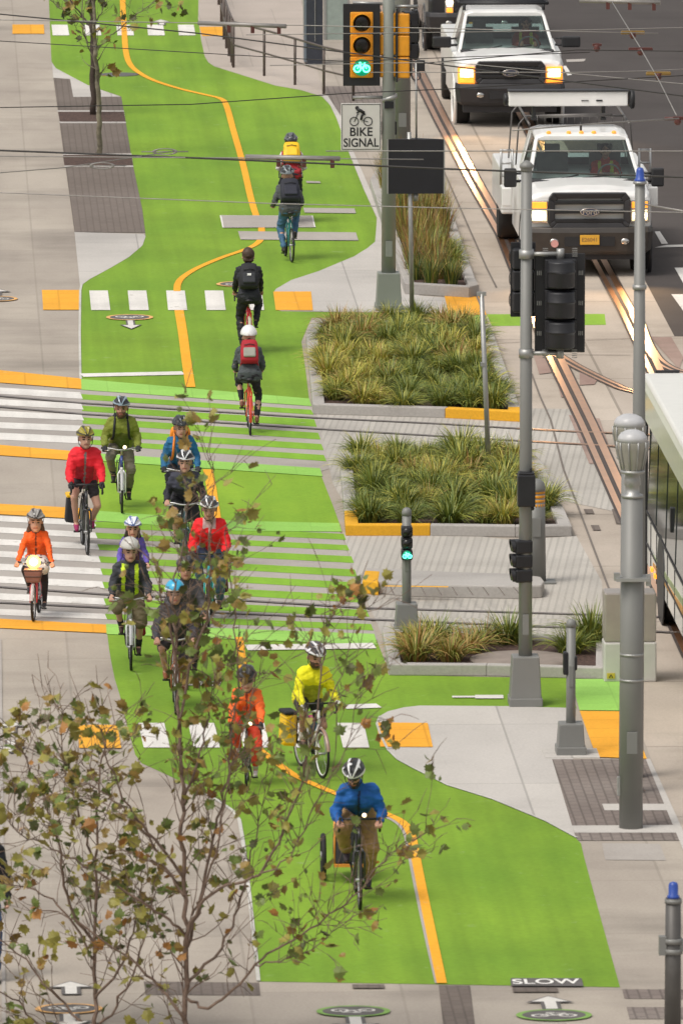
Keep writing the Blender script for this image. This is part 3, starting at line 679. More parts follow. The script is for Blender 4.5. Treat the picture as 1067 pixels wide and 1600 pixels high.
def backpack(loc, rz, k, J, label, c1, c2, size=(.30, .17, .44), badge=None, straps=None, hi=0.0):
    root = thing('backpack', loc, label, 'backpack', None, rz)
    hip, sh = V(J['hip']), V(J['sh']); up = (sh - hip).normalized(); x = V((1, 0, 0)); bk = up.cross(x).normalized() * -1
    if bk.y < 0: bk = -bk
    c = hip.lerp(sh, .58 + hi) + bk * (.15 + size[1] / 2); M = Matrix((x, bk, up)).transposed().to_4x4()
    M.translation = c
    mb = MB(); w, d, h = size
    rings = []
    for t, f, dd in ((-.5, .82, .7), (-.42, 1, 1), (-.1, 1, 1.08), (.3, .94, 1), (.45, .8, .75), (.5, .6, .45)):
        r = []
        for i in range(16):
            a = 2 * pi * i / 16; e = 4.5
            r.append(M @ V((w / 2 * f * math.copysign(abs(cos(a)) ** (2 / e), cos(a)), d / 2 * dd * math.copysign(abs(sin(a)) ** (2 / e), sin(a)), t * h)))
        rings.append(r)
    mb.loft(rings); mb.build('pack_body', c1, root, k=k, smooth=True)
    mb = MB(); mb.box((0, 0, 0), (w * .68, .06, h * .42)); mb.xf(Matrix.Translation(V((0, d / 2 + .02, -h * .17))));  mb.xf(M); mb.build('pocket', c2, root, bevel=.02, k=k)
    mb = MB(); mb.xf(Matrix.Identity(4)); mb.tube([M @ V((-w * .3, d / 2 + .015, h * .17)), M @ V((0, d / 2 + .02, h * .22)), M @ V((w * .3, d / 2 + .015, h * .17))], .007, 6); mb.tube([M @ V((-.04, -d / 2, h * .5)), M @ V((0, -d / 2, h * .57)), M @ V((.04, -d / 2, h * .5))], .009, 6)
    mb.build('zip_and_loop', M_black, root, k=k)  # pocket zip and carry loop together in one mesh
    if badge is not None:
        mb = MB(); mb.box((0, 0, 0), (.07, .006, .04)); mb.xf(M @ Matrix.Translation(V((0, d / 2 + .055, -h * .05)))); mb.build('badge', badge, root, k=k)
    for s in (-1, 1):
        mb = MB(); top = sh + V((s * .10, 0, .06)); fr = sh + V((s * .115, 0, -.04)) - bk * .145; lo = hip.lerp(sh, .35) + V((s * .15, 0, 0)) - bk * .06
        pts = smooth_path([M @ V((s * .09, -d / 2, h * .42)), top + bk * .03, top - bk * .07, fr, hip.lerp(sh, .6) + V((s * .125, 0, 0)) - bk * .155, lo, M @ V((s * w * .42, -d / 2, -h * .38))], 5)
        mb.tube(pts, .019, 8); mb.build('strap', straps or c1, root, k=k)
    return root

def bicycle(loc, rz, k, label, fc, bars='drop', fork=None, light=None, phase=0.6, fat=1.0, rim=None, fender=None, rack=True, wheel_r=.335, steer=0.0, flatfront=None, basket=False):
    root = thing('bicycle', loc, label, 'bicycle', None, rz); f = paint(fc); ff = paint(fork) if fork else f
    wr = wheel_r; ra, fa = V((0, .5, wr)), V((0, -.53, wr)); bb = V((0, .075, .28)); st = V((0, .215, .80)); sd = V((0, .235, .945))
    ht, hb = V((0, -.345, .90)), V((0, -.395, .72)); bar = V((0, -.36, 1.0))
    mb = MB(); mb.tube([bb, st], .017, 10); mb.tube([st + V((0, 0, -.02)), ht], .017, 10); mb.tube([bb, hb], .021, 10); mb.tube([hb, ht], .022, 10)
    for s in (-1, 1):
        mb.tube([bb + V((s * .03, 0, 0)), ra + V((s * .065, 0, 0))], .010, 8); mb.tube([st + V((s * .018, 0, -.01)), ra + V((s * .065, 0, 0))], .009, 8)
    mb.build('frame', f, root, k=k)
    mb = MB(); mb.tube([hb, hb + V((0, -.02, -.05))], .022, 8)
    for s in (-1, 1): mb.tube([hb + V((s * .02, -.02, -.04)), hb + V((s * .058, -.03, -.10)), fa + V((s * .058, 0, 0))], [.014, .014, .010], 8)
    mb.tube([hb + V((-.05, -.028, -.08)), hb + V((.05, -.028, -.08))], .016, 8); mb.build('fork', ff, root, k=k)
    for c in (ra, fa):
        m = MB(); m.tube([c + V((-.05, 0, 0)), c + V((.05, 0, 0))], .02, 10)
        for i in range(18):
            a = 2 * pi * i / 18; s = 1 if i % 2 else -1
            m.tube([c + V((s * .028, cos(a) * .02, sin(a) * .02)), c + V((0, cos(a + .1) * (wr - .03), sin(a + .1) * (wr - .03)))], .0014, 4, False)
        wo = m.build('wheel', M_alu, root, k=k)
        m = MB(); m.torus(c, wr - .019 * fat, .019 * fat, 'X', 44, 10); m.build('tyre', M_rubber, wo, k=k)
        m = MB(); m.torus(c, wr - .045, .011, 'X', 44, 6); m.build('rim', rim or M_alu, wo, k=k)
    m = MB(); m.tube([st, sd + V((0, 0, -.02))], .013, 8); m.build('seat_post', M_chrome, root, k=k)
    m = MB(); rr = []
    for y, w_, z in ((.13, .06, 0), (.09, .068, .004), (.02, .04, .006), (-.06, .022, .004), (-.13, .016, -.004)):
        rr.append([sd + V((x * w_, y, z + zz)) for x, zz in ((-1, 0), (-.6, .018), (0, .022), (.6, .018), (1, 0), (.7, -.03), (0, -.02), (-.7, -.03))])
    m.loft(rr); m.build('saddle', M_black, root, k=k, smooth=True)
    m = MB(); m.tube([ht, ht + V((0, -.005, .07)), bar], .016, 8)
    if bars == 'drop':
        m.tube([bar + V((-.21, 0, 0)), bar + V((.21, 0, 0))], .014, 8)
        for s in (-1, 1): m.tube(smooth_path([bar + V((s * .2, 0, 0)), bar + V((s * .215, -.04, 0)), bar + V((s * .22, -.10, -.02)), bar + V((s * .225, -.10, -.09)), bar + V((s * .23, -.03, -.135)), bar + V((s * .23, .04, -.135))], 4), .014, 8)
    else:
        m.tube(smooth_path([bar + V((-.31, .08, .02)), bar + V((-.18, .02, .02)), bar + V((-.06, -.01, 0)), bar + V((.06, -.01, 0)), bar + V((.18, .02, .02)), bar + V((.31, .08, .02))], 4), .013, 8)
    hbm = m.build('handlebar', M_black if bars == 'drop' else M_alu, root, k=k)
    for s in (-1, 1):
        m = MB()
        if bars == 'drop': m.cap(bar + V((s * .22, -.09, .0)), .019, bar + V((s * .22, -.14, .035)), .016, 8); m.tube([bar + V((s * .222, -.14, .03)), bar + V((s * .228, -.155, -.05)), bar + V((s * .235, -.13, -.11))], .008, 6)
        else: m.tube([bar + V((s * .14, .0, .015)), bar + V((s * .2, -.03, 0)), bar + V((s * .27, -.01, -.01))], .006, 6)
        m.build('brake_lever', M_black if bars == 'drop' else M_chrome, root, k=k)
        if bars != 'drop':
            m = MB(); m.tube([bar + V((s * .22, .04, .02)), bar + V((s * .32, .085, .02))], .018, 10); m.build('grip', M_black, root, k=k)
    m = MB(); cx = .05
    m.torus(bb + V((cx, 0, 0)), .085, .006, 'X', 24, 6)
    for s, a in ((1, phase), (-1, phase + pi)):
        e = bb + V((s * .075, sin(a) * .17, -cos(a) * .17)); m.tube([bb + V((s * .06, 0, 0)), e], .011, 8); m.box(e + V((s * .05, 0, 0)), (.085, .07, .02))
    m.tube([bb + V((-.06, 0, 0)), bb + V((.06, 0, 0))], .018, 8); m.build('crankset', M_black, root, k=k)
    if fender:
        for c, a0, a1 in ((ra, -.2, 2.4), (fa, .9, 2.9)):
            m = MB(); prev = None
            for i in range(13):
                a = a0 + (a1 - a0) * i / 12; d = V((0, cos(a), sin(a))) * (wr + .02); m_ = [m.bm.verts.new(c + d + V((x, 0, 0)) + V((0, cos(a), sin(a))) * z) for x, z in ((-.026, -.012), (0, .004), (.026, -.012))]
                if prev:
                    for j in (0, 1): m.bm.faces.new((prev[j], prev[j + 1], m_[j + 1], m_[j]))
                prev = m_
            m.build('mudguard', paint(fender), root, k=k)
    if rack:
        m = MB()
        for s in (-1, 1): m.tube([ra + V((s * .075, 0, 0)), ra + V((s * .06, .06, .37)), ra + V((s * .05, -.24, .38))], .006, 6); 
        m.tube([ra + V((-.06, .06, .37)), ra + V((.06, .06, .37))], .006, 6); m.build('rack', M_black, root, k=k)
    if basket:
        m = MB(); m.hull([bar + V(p) for p in ((-.12, -.06, -.30), (.12, -.06, -.30), (.12, -.26, -.30), (-.12, -.26, -.30), (-.16, -.04, -.08), (.16, -.04, -.08), (.16, -.30, -.08), (-.16, -.30, -.08))]); m.build('basket', cloth((150, 104, 92)), root, bevel=.02, k=k)
        m = MB(); m.box(bar + V((0, -.17, -.075)), (.33, .27, .03)); m.box(bar + V((0, -.17, -.19)), (.30, .24, .03)); m.build('basket_band', cloth((92, 66, 58)), root, bevel=.01, k=k)
    if light and len(light) > 4:
        l_ = bpy.data.lights.new('bike_lamp', 'POINT'); l_.energy = 6; l_.color = (1, .55, .2); l_.shadow_soft_size = .05
        lo_ = bpy.data.objects.new('bike_lamp_light', l_); col.objects.link(lo_); lo_.parent = root; lo_.location = (bar + V((0, -.22, .05))) * k
    if light:
        pos = bar + V((light[1], -.06, light[2])); m = MB(); m.tube([pos + V((0, .05, 0)), pos + V((0, -.01, 0))], light[0] * .95, 14); lo = m.build('headlight', M_black, root, k=k)
        if len(light) > 4: m = MB(); m.lathe([(light[0] * .9, 0), (light[0] * 1.75, .03), (light[0] * 1.7, .035)], n=18); m.xf(Matrix.Translation(pos + V((0, .0, 0))) @ Matrix.Rotation(pi / 2, 4, 'X')); m.build('reflector', mat('lamp halo ring', (1, .6, .15), .3, emit=1.1, emitc=(1, .42, .05)), lo, k=k)  # this ring glows orange to draw the halo round the bright lamp
        m = MB(); m.ell(pos + V((0, -.012 if len(light) < 5 else -.05, 0)), (light[0], light[0] * .5, light[0]), 14); m.build('lamp_lens', mat('bike lamp %d' % light[3], (1, .85, .6), .3, emit=light[3], emitc=(1, .78, .48)), lo, k=k)
    return root
def pannier(loc, rz, k, side, label, c1, c2, y=.52, z=.50, h=.36, w=.15, d=.30):
    root = thing('pannier', loc, label, 'pannier bag', None, rz); s = side; x0 = .09
    mb = MB(); mb.hull([(s * x0, y - d / 2 + .03, z - h / 2), (s * (x0 + w), y - d / 2 + .05, z - h / 2 + .02), (s * (x0 + w), y + d / 2 - .05, z - h / 2 + .02), (s * x0, y + d / 2 - .03, z - h / 2), (s * x0, y - d / 2, z + h / 2), (s * (x0 + w * .8), y - d / 2, z + h / 2 - .02), (s * (x0 + w * .8), y + d / 2, z + h / 2 - .02), (s * x0, y + d / 2, z + h / 2)])
    mb.build('bag_body', c1, root, bevel=.03, k=k, seg=3)
    mb = MB(); mb.box((s * (x0 + w * .42), y, z + h / 2 + .012), (w * .95, d * 1.02, .05)); mb.build('flap', c2, root, bevel=.018, k=k)
    mb = MB(); mb.box((s * (x0 - .008), y, z), (.012, d * .8, h * .8)); mb.build('back_plate', M_black, root, bevel=.004, k=k)
    return root

def pose(lean, phase, bars, spread=.23, head_fwd=.09, hand_dz=0.0):
    L = R_(lean); hip = V((0, .175, 1.0)); sh = hip + V((0, -sin(L), cos(L))) * .50
    head = sh + V((0, -head_fwd - .02 * sin(L), .215 - .03 * sin(L)))
    bar = V((0, -.36, 1.0))
    if bars == 'drop': hands = [bar + V((s * .222, -.03, .035 + hand_dz)) for s in (-1, 1)]; grip = [V((s * .35, -.1, .0)) for s in (-1, 1)]
    else: hands = [bar + V((s * .265, .095, .045 + hand_dz)) for s in (-1, 1)]; grip = [V((1, .2, 0)), V((1, -.2, 0))]
    bb = V((0, .075, .28)); feet = []
    for s, a in ((-1, phase + pi), (1, phase)):
        feet.append(bb + V((s * .125, sin(a) * .17 + .06, -cos(a) * .17 + .115)))
    return dict(hip=hip, sh=sh, head=head, hands=hands, feet=feet, grip=grip)

def rider(px, py, top, away, label, blabel, cfg, bike, pack=None, bags=(), lean=38, phase=.6, ang=0.0, spread=None, kmax=None):
    bars = bike.get('bars', 'drop'); J = pose(lean, phase, bars)
    if 'J' in cfg: J.update(cfg['J'](J))
    c = G(px, py); rz = (pi if away else 0) + R_(ang)
    k = .95
    for _ in range(4):
        off = Matrix.Rotation(rz, 3, 'Z') @ V((0, .5 if away else -.53, 0)) * k; base = c - off
        hp = base + Matrix.Rotation(rz, 3, 'Z') @ V((0, J['head'].y, 0)) * k
        hf = 1.10 / max(k, .7); hz = J['head'].z + (.17 if cfg.get('helmet') else .135) * hf; k = height(hp, top) / hz
    if kmax: k = min(k, kmax)
    off = Matrix.Rotation(rz, 3, 'Z') @ V((0, .5 if away else -.53, 0)) * k; base = c - off; base.z = 0
    cfg['hf'] = 1.10 / max(k, .7); print('rider', label[:30], 'k=%.2f' % k)
    bicycle(base, rz, k, blabel, phase=phase, **bike)
    p = person(base, rz, k, label, cfg, J)
    if pack: backpack(base, rz, k, J, **pack)
    for b in bags: pannier(base, rz, k, **b)
    return base, rz, k

BK = cloth((30, 31, 36)); GY = cloth((88, 88, 84)); YE = cloth((240, 190, 20), .5); RDc = cloth((165, 25, 40)); NV = cloth((34, 38, 56)); OR = cloth((240, 140, 30))
WH = cloth((215, 215, 212))
spots = mat('spotted cloth', (.72, .68, .64), .8, var=.0)
def spot_cloth():
    m = spots; n = m.node_tree.nodes; l = m.node_tree.links; v = n.new('ShaderNodeTexVoronoi'); v.inputs['Scale'].default_value = 22
    tc = n.new('ShaderNodeTexCoord'); l.new(tc.outputs['Object'], v.inputs['Vector']); r = n.new('ShaderNodeValToRGB'); r.color_ramp.elements[0].position = .32; r.color_ramp.elements[1].position = .36
    r.color_ramp.elements[0].color = (.08, .06, .06, 1); r.color_ramp.elements[1].color = (.72, .68, .64, 1); l.new(v.outputs['Distance'], r.inputs[0]); l.new(r.outputs[0], n['Principled BSDF'].inputs['Base Color'])
spot_cloth()

# riders seen from behind, far to near
rider(457, 352, 206, True, 'cyclist seen from behind wearing a red jacket under a yellow backpack', 'bicycle ridden by the person with the yellow backpack',
      dict(jacket=(150, 30, 42), jacket2='white_sleeve', jacket2c=(205, 200, 198), trousers=(32, 34, 46), helmet=(40, 42, 48), helmet_plain=False, glove=M_glove, hairstyle='short', helmet_rim=0) | dict(helmet=((38, 40, 46), (90, 92, 98))),
      dict(fc=(150, 35, 40)), dict(label='bright yellow backpack with black straps on a cyclist far up the path', c1=YE, c2=YE, straps=BK, size=(.34, .17, .46), hi=.12), lean=44, phase=2.4)
rider(456, 410, 257, True, 'cyclist from behind in blue jeans, grey jacket and grey helmet', 'teal bicycle with a red rear light ridden by the person in jeans',
      dict(jacket=(72, 76, 76), trousers=(64, 100, 132), shoes=(45, 42, 40), sole=(190, 185, 175), helmet=((120, 128, 132), (30, 32, 36)), hair='dark', bulk=.028),
      dict(fc=(30, 125, 120), bars='flat', rack=False), dict(label='charcoal backpack worn by the cyclist in jeans', c1=cloth((38, 40, 52)), c2=cloth((44, 46, 60)), size=(.38, .20, .47)), lean=36, phase=.7, ang=5)
rider(390, 556, 386, True, 'bareheaded cyclist in a black suit riding away with a black backpack', 'red bicycle under the bareheaded cyclist in black',
      dict(jacket=(33, 35, 42), trousers=(30, 30, 36), shoes=(25, 24, 24), hairstyle='short', hair='brown', bulk=.026),
      dict(fc=(190, 35, 40), rack=False, fender=(190, 180, 160)), dict(label='black backpack with a small white badge on the bareheaded rider', c1=BK, c2=cloth((46, 48, 54)), badge=WH, size=(.33, .19, .45)), lean=26, phase=.3)
rider(391, 680, 507, True, 'cyclist from behind in white round helmet and black tights', 'orange bicycle ridden away over the track bars',
      dict(jacket=(66, 72, 74), trousers=(24, 22, 28), shoes=(112, 70, 52), sole=(95, 60, 45), legbulk=.006, helmet=((225, 225, 225), (215, 215, 215)), helmet_plain=True, hair='brown', hairstyle='pony'),
      dict(fc=(226, 88, 40), rack=False, fender=(200, 60, 40)), dict(label='grey backpack with red piping and white patch on the white-helmeted rider', c1=RDc, c2=cloth((150, 150, 140)), straps=RDc, size=(.31, .17, .43), hi=.1), lean=36, phase=3.9)
# riders coming towards the camera, far to near
rider(191, 802, 617, False, 'bearded cyclist in an olive green jacket and grey trousers', 'white and blue bicycle with lit lamp under the bearded rider',
      dict(jacket=(118, 128, 44), jacket2='panel', jacket2c=(88, 98, 38), trousers=(112, 106, 92), shoes=(40, 36, 34), socks=(40, 40, 44), leglen=.8, helmet=((140, 158, 172), (36, 40, 48)), yaw=R_(-4), beard=True, hair='auburn', glove=M_glove, bulk=.04, skin=M_skin2),
      dict(fc=(44, 66, 130), fork=(215, 215, 215), bars='flat', light=(.030, .05, .05, 1.8), fender=(180, 180, 180)), dict(label='dark backpack behind the bearded cyclist in olive', c1=BK, c2=BK, size=(.28, .14, .36)), lean=30, phase=.5)
rider(137, 867, 664, False, 'woman cycling in a red jacket, shorts and pink shoes', 'black road bicycle with drop bars ridden by the woman in red',
      dict(jacket=(222, 28, 44), jacket2='panel', jacket2c=(172, 24, 40), trousers=(36, 32, 36), legname='shorts', shorts=.55, legbulk=.012, shoes=(150, 40, 90), sole=(190, 60, 120), helmet=((58, 54, 40), (150, 140, 40)), glove=M_glove, hair='auburn', hairstyle='pony', yaw=R_(6), zip=(120, 112, 112), bulk=.034),
      dict(fc=(36, 38, 42)), None, [dict(side=-1, label='yellow and black pannier on the bike of the woman in red', c1=BK, c2=YE, w=.17, z=.52, h=.40)], lean=30, phase=1.57, ang=3)
rider(284, 836, 647, False, 'young man cycling in a blue jacket with orange backpack straps', 'bicycle of the young man in blue, mostly hidden behind the next rider',
      dict(jacket=(30, 98, 140), trousers=(44, 46, 54), helmet=((48, 54, 60), (24, 26, 30)), hair='brown', glove=M_glove, bulk=.03, yaw=R_(10), pitch=R_(6), zip=(24, 60, 90)), dict(fc=(60, 62, 66), bars='flat'),
      dict(label='orange and black backpack behind the young man in blue', c1=OR, c2=BK, straps=cloth((225, 130, 40)), size=(.34, .16, .42), hi=.16), lean=28, phase=.4)
rider(291, 897, 701, False, 'smiling cyclist in a black jacket with black and white vented helmet', 'dark teal bicycle of the cyclist in the black jacket',
      dict(jacket=(34, 35, 46), jacket2='yoke', jacket2c=(52, 54, 68), trousers=(30, 30, 34), legname='shorts', shorts=.7, helmet=((210, 212, 215), (24, 24, 28)), yaw=R_(-8), zip=(90, 92, 104), hair='dark', shoes=(50, 48, 50)), dict(fc=(40, 80, 88), bars='flat'), None, [dict(side=-1, label='small grey pannier by the leg of the rider in black', c1=GY, c2=WH, z=.62, h=.24)], lean=38, phase=.9)
rider(326, 979, 773, False, 'cyclist in a bright red jacket, blue jeans and white helmet', 'turquoise bicycle ridden by the person in the bright red jacket',
      dict(jacket=(228, 24, 34), jacket2='collar', jacket2c=(190, 160, 160), trousers=(74, 98, 128), helmet=((222, 222, 224), (60, 62, 66)), hair='brown', glove=M_glove, bulk=.036, zip=(190, 150, 150), pitch=R_(8)), dict(fc=(50, 160, 170)), None, [dict(side=1, label='dark red pannier on the turquoise bicycle', c1=cloth((90, 28, 36)), c2=cloth((70, 24, 30)))], lean=36, phase=.7, ang=-4)
rider(53, 971, 793, False, 'girl in an orange jacket and spotted skirt riding with a bright lamp', 'pink bicycle with a basket and a glaring front lamp',
      dict(jacket=(242, 96, 24), trousers=(40, 32, 32), leggings=(38, 30, 30), legname='shorts', shorts=.4, skirt=spots, shoes=(60, 58, 62), sole=(120, 118, 116), helmet=((66, 58, 54), (150, 146, 142)), yaw=R_(5), hair='auburn', hairstyle='long', zip=(120, 60, 36), sw=.15, elbow_out=1, J=lambda J: dict(elbow=((-.9, .3, -.4), (.9, .3, -.4)), hands=[V((s * .30, -.27, 1.03)) for s in (-1, 1)])),
      dict(fc=(228, 78, 92), bars='flat', light=(.07, 0, .05, 5, 1), basket=True, fender=(200, 190, 185), rack=False, fat=1.25), lean=14, phase=.5, ang=-6)
rider(209, 970, 805, False, 'child in a purple jacket and blue helmet half hidden by leaves', 'bicycle of the child in purple, hidden behind the rider in front',
      dict(jacket=(96, 82, 170), jacket2='panel', jacket2c=(96, 44, 72), trousers=(50, 46, 60), helmet=((86, 104, 160), (220, 225, 235)), hair='dark', hairstyle='long', sw=.145), dict(fc=(70, 60, 110), bars='flat'), lean=22, phase=.4, kmax=.9)
rider(205, 1047, 838, False, 'cyclist in silver helmet and dark jacket with yellow reflective straps', 'silver bicycle with flat bars under the rider with reflective straps',
      dict(jacket=(52, 54, 60), jacket2='hivis', jacket2c=(205, 235, 50), trousers=(98, 88, 62), legname='shorts', shorts=1.0, legbulk=.03, shoes=(62, 44, 40), socks=(28, 28, 30), helmet=((190, 188, 182), (120, 116, 110)), yaw=R_(9), pitch=R_(5), helmet_plain=True, hair='brown', hem=True, bulk=.034),
      dict(fc=(160, 162, 165), fork=(205, 206, 208), bars='flat', fender=(170, 170, 172)), None, [dict(side=1, label='red and black pannier on the silver bicycle', c1=cloth((150, 24, 44)), c2=BK, z=.54, h=.42)], lean=24, phase=.3)
rider(292, 1076, 866, False, 'cyclist with reddish face hidden behind the tree and the blue helmeted rider', 'bicycle with white brake hoods hidden behind the tree stem',
      dict(jacket=(70, 68, 72), trousers=(60, 56, 56), helmet=((60, 58, 62), (30, 30, 34)), hair='brown', skin=M_skin2, J=lambda J: dict(hands=[V((-.23, -.38, 1.03)), V((.235, -.44, 1.03))])), dict(fc=(190, 190, 190)), lean=34, phase=.7)
rider(275, 1116, 904, False, 'cyclist in a sky blue helmet and black striped jacket behind the tree', 'bicycle ridden by the person in the sky blue helmet',
      dict(jacket=(56, 54, 62), jacket2='yoke', jacket2c=(66, 62, 64), trousers=(36, 32, 34), legname='shorts', shorts=.9, shoes=(120, 70, 40), helmet=((50, 165, 205), (225, 230, 235)), helmet_plain=True, helmet_rim=True, hair='dark', bulk=.042, skin=M_skin2, J=lambda J: dict(hands=[V((-.25, -.36, 1.02)), V((.25, -.36, 1.02))])), dict(fc=(140, 80, 50), bars='flat', fender=(190, 190, 190)), lean=36, phase=.8)
rider(385, 1237, 1037, False, 'cyclist in a full orange rain suit with dark helmet', 'bicycle with white front lamp ridden by the person in orange rain suit',
      dict(jacket=(240, 104, 38), jacket2='panel', jacket2c=(226, 84, 34), trousers=(222, 72, 46), shoes=(200, 190, 190), socks=(190, 180, 180), leglen=.72, helmet=((50, 46, 42), (24, 22, 22)), pitch=R_(10), zip=(150, 50, 28), shades=True, glove=M_glove, hair='brown', bulk=.036, legbulk=.03), dict(fc=(70, 60, 58), light=(.030, .06, .03, 1.8), rack=False), lean=26, phase=.2, ang=-3)
rider(503, 1216, 1001, False, 'cyclist in a neon yellow jacket and white helmet near the crossing', 'white bicycle turned slightly, ridden by the person in neon yellow',
      dict(jacket=(228, 222, 20), jacket2='panel', jacket2c=(168, 168, 40), trousers=(44, 44, 42), legname='shorts', shorts=.62, helmet=((225, 225, 228), (60, 60, 64)), pitch=R_(14), yaw=R_(6), beard=True, hair='brown', shoes=(66, 52, 46), socks=(190, 185, 178), bulk=.03, glove=cloth((210, 210, 200)), skin=M_skin2, J=lambda J: dict(hands=[V((-.235, -.40, 1.0)), V((.27, -.34, 1.02))])), dict(fc=(205, 204, 200), rim=paint((230, 230, 228)), bars='drop', fender=(150, 120, 105)), None,
      [dict(side=-1, label='big yellow pannier with black side beside the neon rider', c1=YE, c2=BK, w=.2, z=.52, h=.46, d=.34), dict(side=1, label='small patterned blue pannier at the neon rider\'s wheel', c1=cloth((70, 110, 150)), c2=cloth((150, 50, 90)), z=.5, h=.28)], lean=34, phase=1.2, ang=14)
base, rz, kk = rider(562, 1421, 1184, False, 'cyclist in a royal blue jacket and khaki trousers pulling a trailer', 'black road bicycle towing the trailer, with small lit lamp',
      dict(jacket=(14, 86, 158), jacket2='panel', jacket2c=(12, 70, 134), zip=(10, 40, 80), chest_logo=True, trousers=(150, 118, 76), legbulk=.034, shoes=(56, 46, 52), sole=(110, 70, 80), socks=(30, 30, 34), leglen=.84, helmet=((215, 215, 215), (24, 24, 26)), shades=True, beard=True, hair='dark', skin=M_skin2, bulk=.026, pitch=R_(26), yaw=R_(-12), glove=None, sw=.158, J=lambda J: dict(head=J['head'] + V((-.06, -.045, -.02)), hands=[V((-.225, -.44, .985)), V((.225, -.44, .985))], elbow=((-.34, .3, -.7), (.34, .3, -.7)))),
      dict(fc=(32, 32, 34), light=(.025, .055, .055, 2), rack=True), None, [], lean=50, phase=.35)
# trailer behind the nearest bicycle
tl = G(503, 1378); tr = thing('bicycle_trailer', (tl.x + .33, tl.y + .1, 0), 'small black trailer with an orange trim towed by the bicycle in front', 'bike trailer')
m = MB(); m.hull([(-.20, -.25, .2), (.10, -.25, .2), (.10, .4, .2), (-.20, .4, .2), (-.17, -.12, .74), (.08, -.12, .74), (.08, .32, .78), (-.17, .32, .78)]); m.build('trailer_body', BK, tr, bevel=.04, seg=3)
m = MB(); m.box((-.05, -.255, .2), (.32, .03, .03)); m.tube([(-.2, -.2, .2), (-.2, -.12, .72)], .012, 6); m.tube([(.1, -.3, .22), (.22, -.95, .36)], .014, 8); m.build('trim', mat('orange trim', (.7, .27, .04), .5), tr)
for s in (-.31, .12):
    m = MB(); m.tube([(s - .03, .05, .25), (s + .03, .05, .25)], .05, 12); wo = m.build('wheel', M_alu, tr)
    m = MB(); m.torus((s, .05, .245), .218, .027, 'X', 36, 10); m.build('tyre', M_rubber, wo)
    m = MB(); m.torus((s, .05, .245), .19, .012, 'X', 30, 6)
    for i in range(12):
        a = 2 * pi * i / 12; m.tube([(s, .05 + cos(a) * .03, .245 + sin(a) * .03), (s, .05 + cos(a) * .19, .245 + sin(a) * .19)], .002, 4, False)
    m.build('rim', M_alu, wo)
# pedestrian cut by the left edge of the picture
c = G(-27, 1530)
J = dict(hip=V((0, 0, .92)), sh=V((0, -.03, 1.42)), head=V((0, -.06, 1.63)), hands=[V((-.26, -.12, .86)), V((.26, -.10, .88))], feet=[V((-.1, .12, .10)), V((.1, -.2, .10))], grip=[V((0, -1, 0)), V((0, -1, 0))])
person((c.x, c.y, 0), .2, .93, 'walker in dark jacket and blue jeans cut by the left picture edge', dict(jacket=(26, 28, 34), trousers=(58, 78, 112), hairstyle='short', hair='dark', bulk=.035), J)
# ------------------------------------------------------------------ vehicles
M_vw = mat('white car paint', (.79, .78, .76), .34, var=.06, scale=2.2, coat=.5); M_vb = mat('black car paint', (.02, .02, .024), .3, var=.03, coat=.6)
M_gplas = mat('dark grey bumper plastic', (.026, .025, .028), .55); M_gbar = mat('black grille plastic', (.012, .012, .014), .5); M_brown = mat('dark brown bumper paint', (.05, .043, .038), .45)
M_lamp = mat('lit headlight', (1, .9, .7), .2, emit=1.05, emitc=(1, .62, .24)); M_amber = mat('lit amber lamp', (1, .45, .05), .3, emit=.85, emitc=(1, .25, .015))
M_amberoff = mat('amber marker', (.75, .3, .04), .35, emit=.5, emitc=(1, .4, .05)); M_plate = mat('number plate', (.75, .40, .04), .5); M_platet = mat('plate text', (.3, .16, .05), .6)
M_int = mat('cab interior', (.20, .20, .20), .8); M_reflect = mat('lamp chrome', (.6, .58, .55), .15, 1.0)
def glass_mat():
    m = bpy.data.materials.new('windscreen glass'); m.use_nodes = True; n = m.node_tree.nodes; l = m.node_tree.links; n.remove(n['Principled BSDF'])
    t = n.new('ShaderNodeBsdfTransparent'); t.inputs[0].default_value = (.50, .60, .575, 1); g_ = n.new('ShaderNodeBsdfGlossy'); g_.inputs['Roughness'].default_value = .03
    f = n.new('ShaderNodeFresnel'); f.inputs[0].default_value = 1.75; x = n.new('ShaderNodeMixShader'); l.new(f.outputs[0], x.inputs[0]); l.new(t.outputs[0], x.inputs[1]); l.new(g_.outputs[0], x.inputs[2]); l.new(x.outputs[0], n['Material Output'].inputs[0]); return m
M_glass = glass_mat(); M_dglass = mat('dark window glass', (.035, .045, .042), .06, var=.3, scale=1.2, spec=.8)

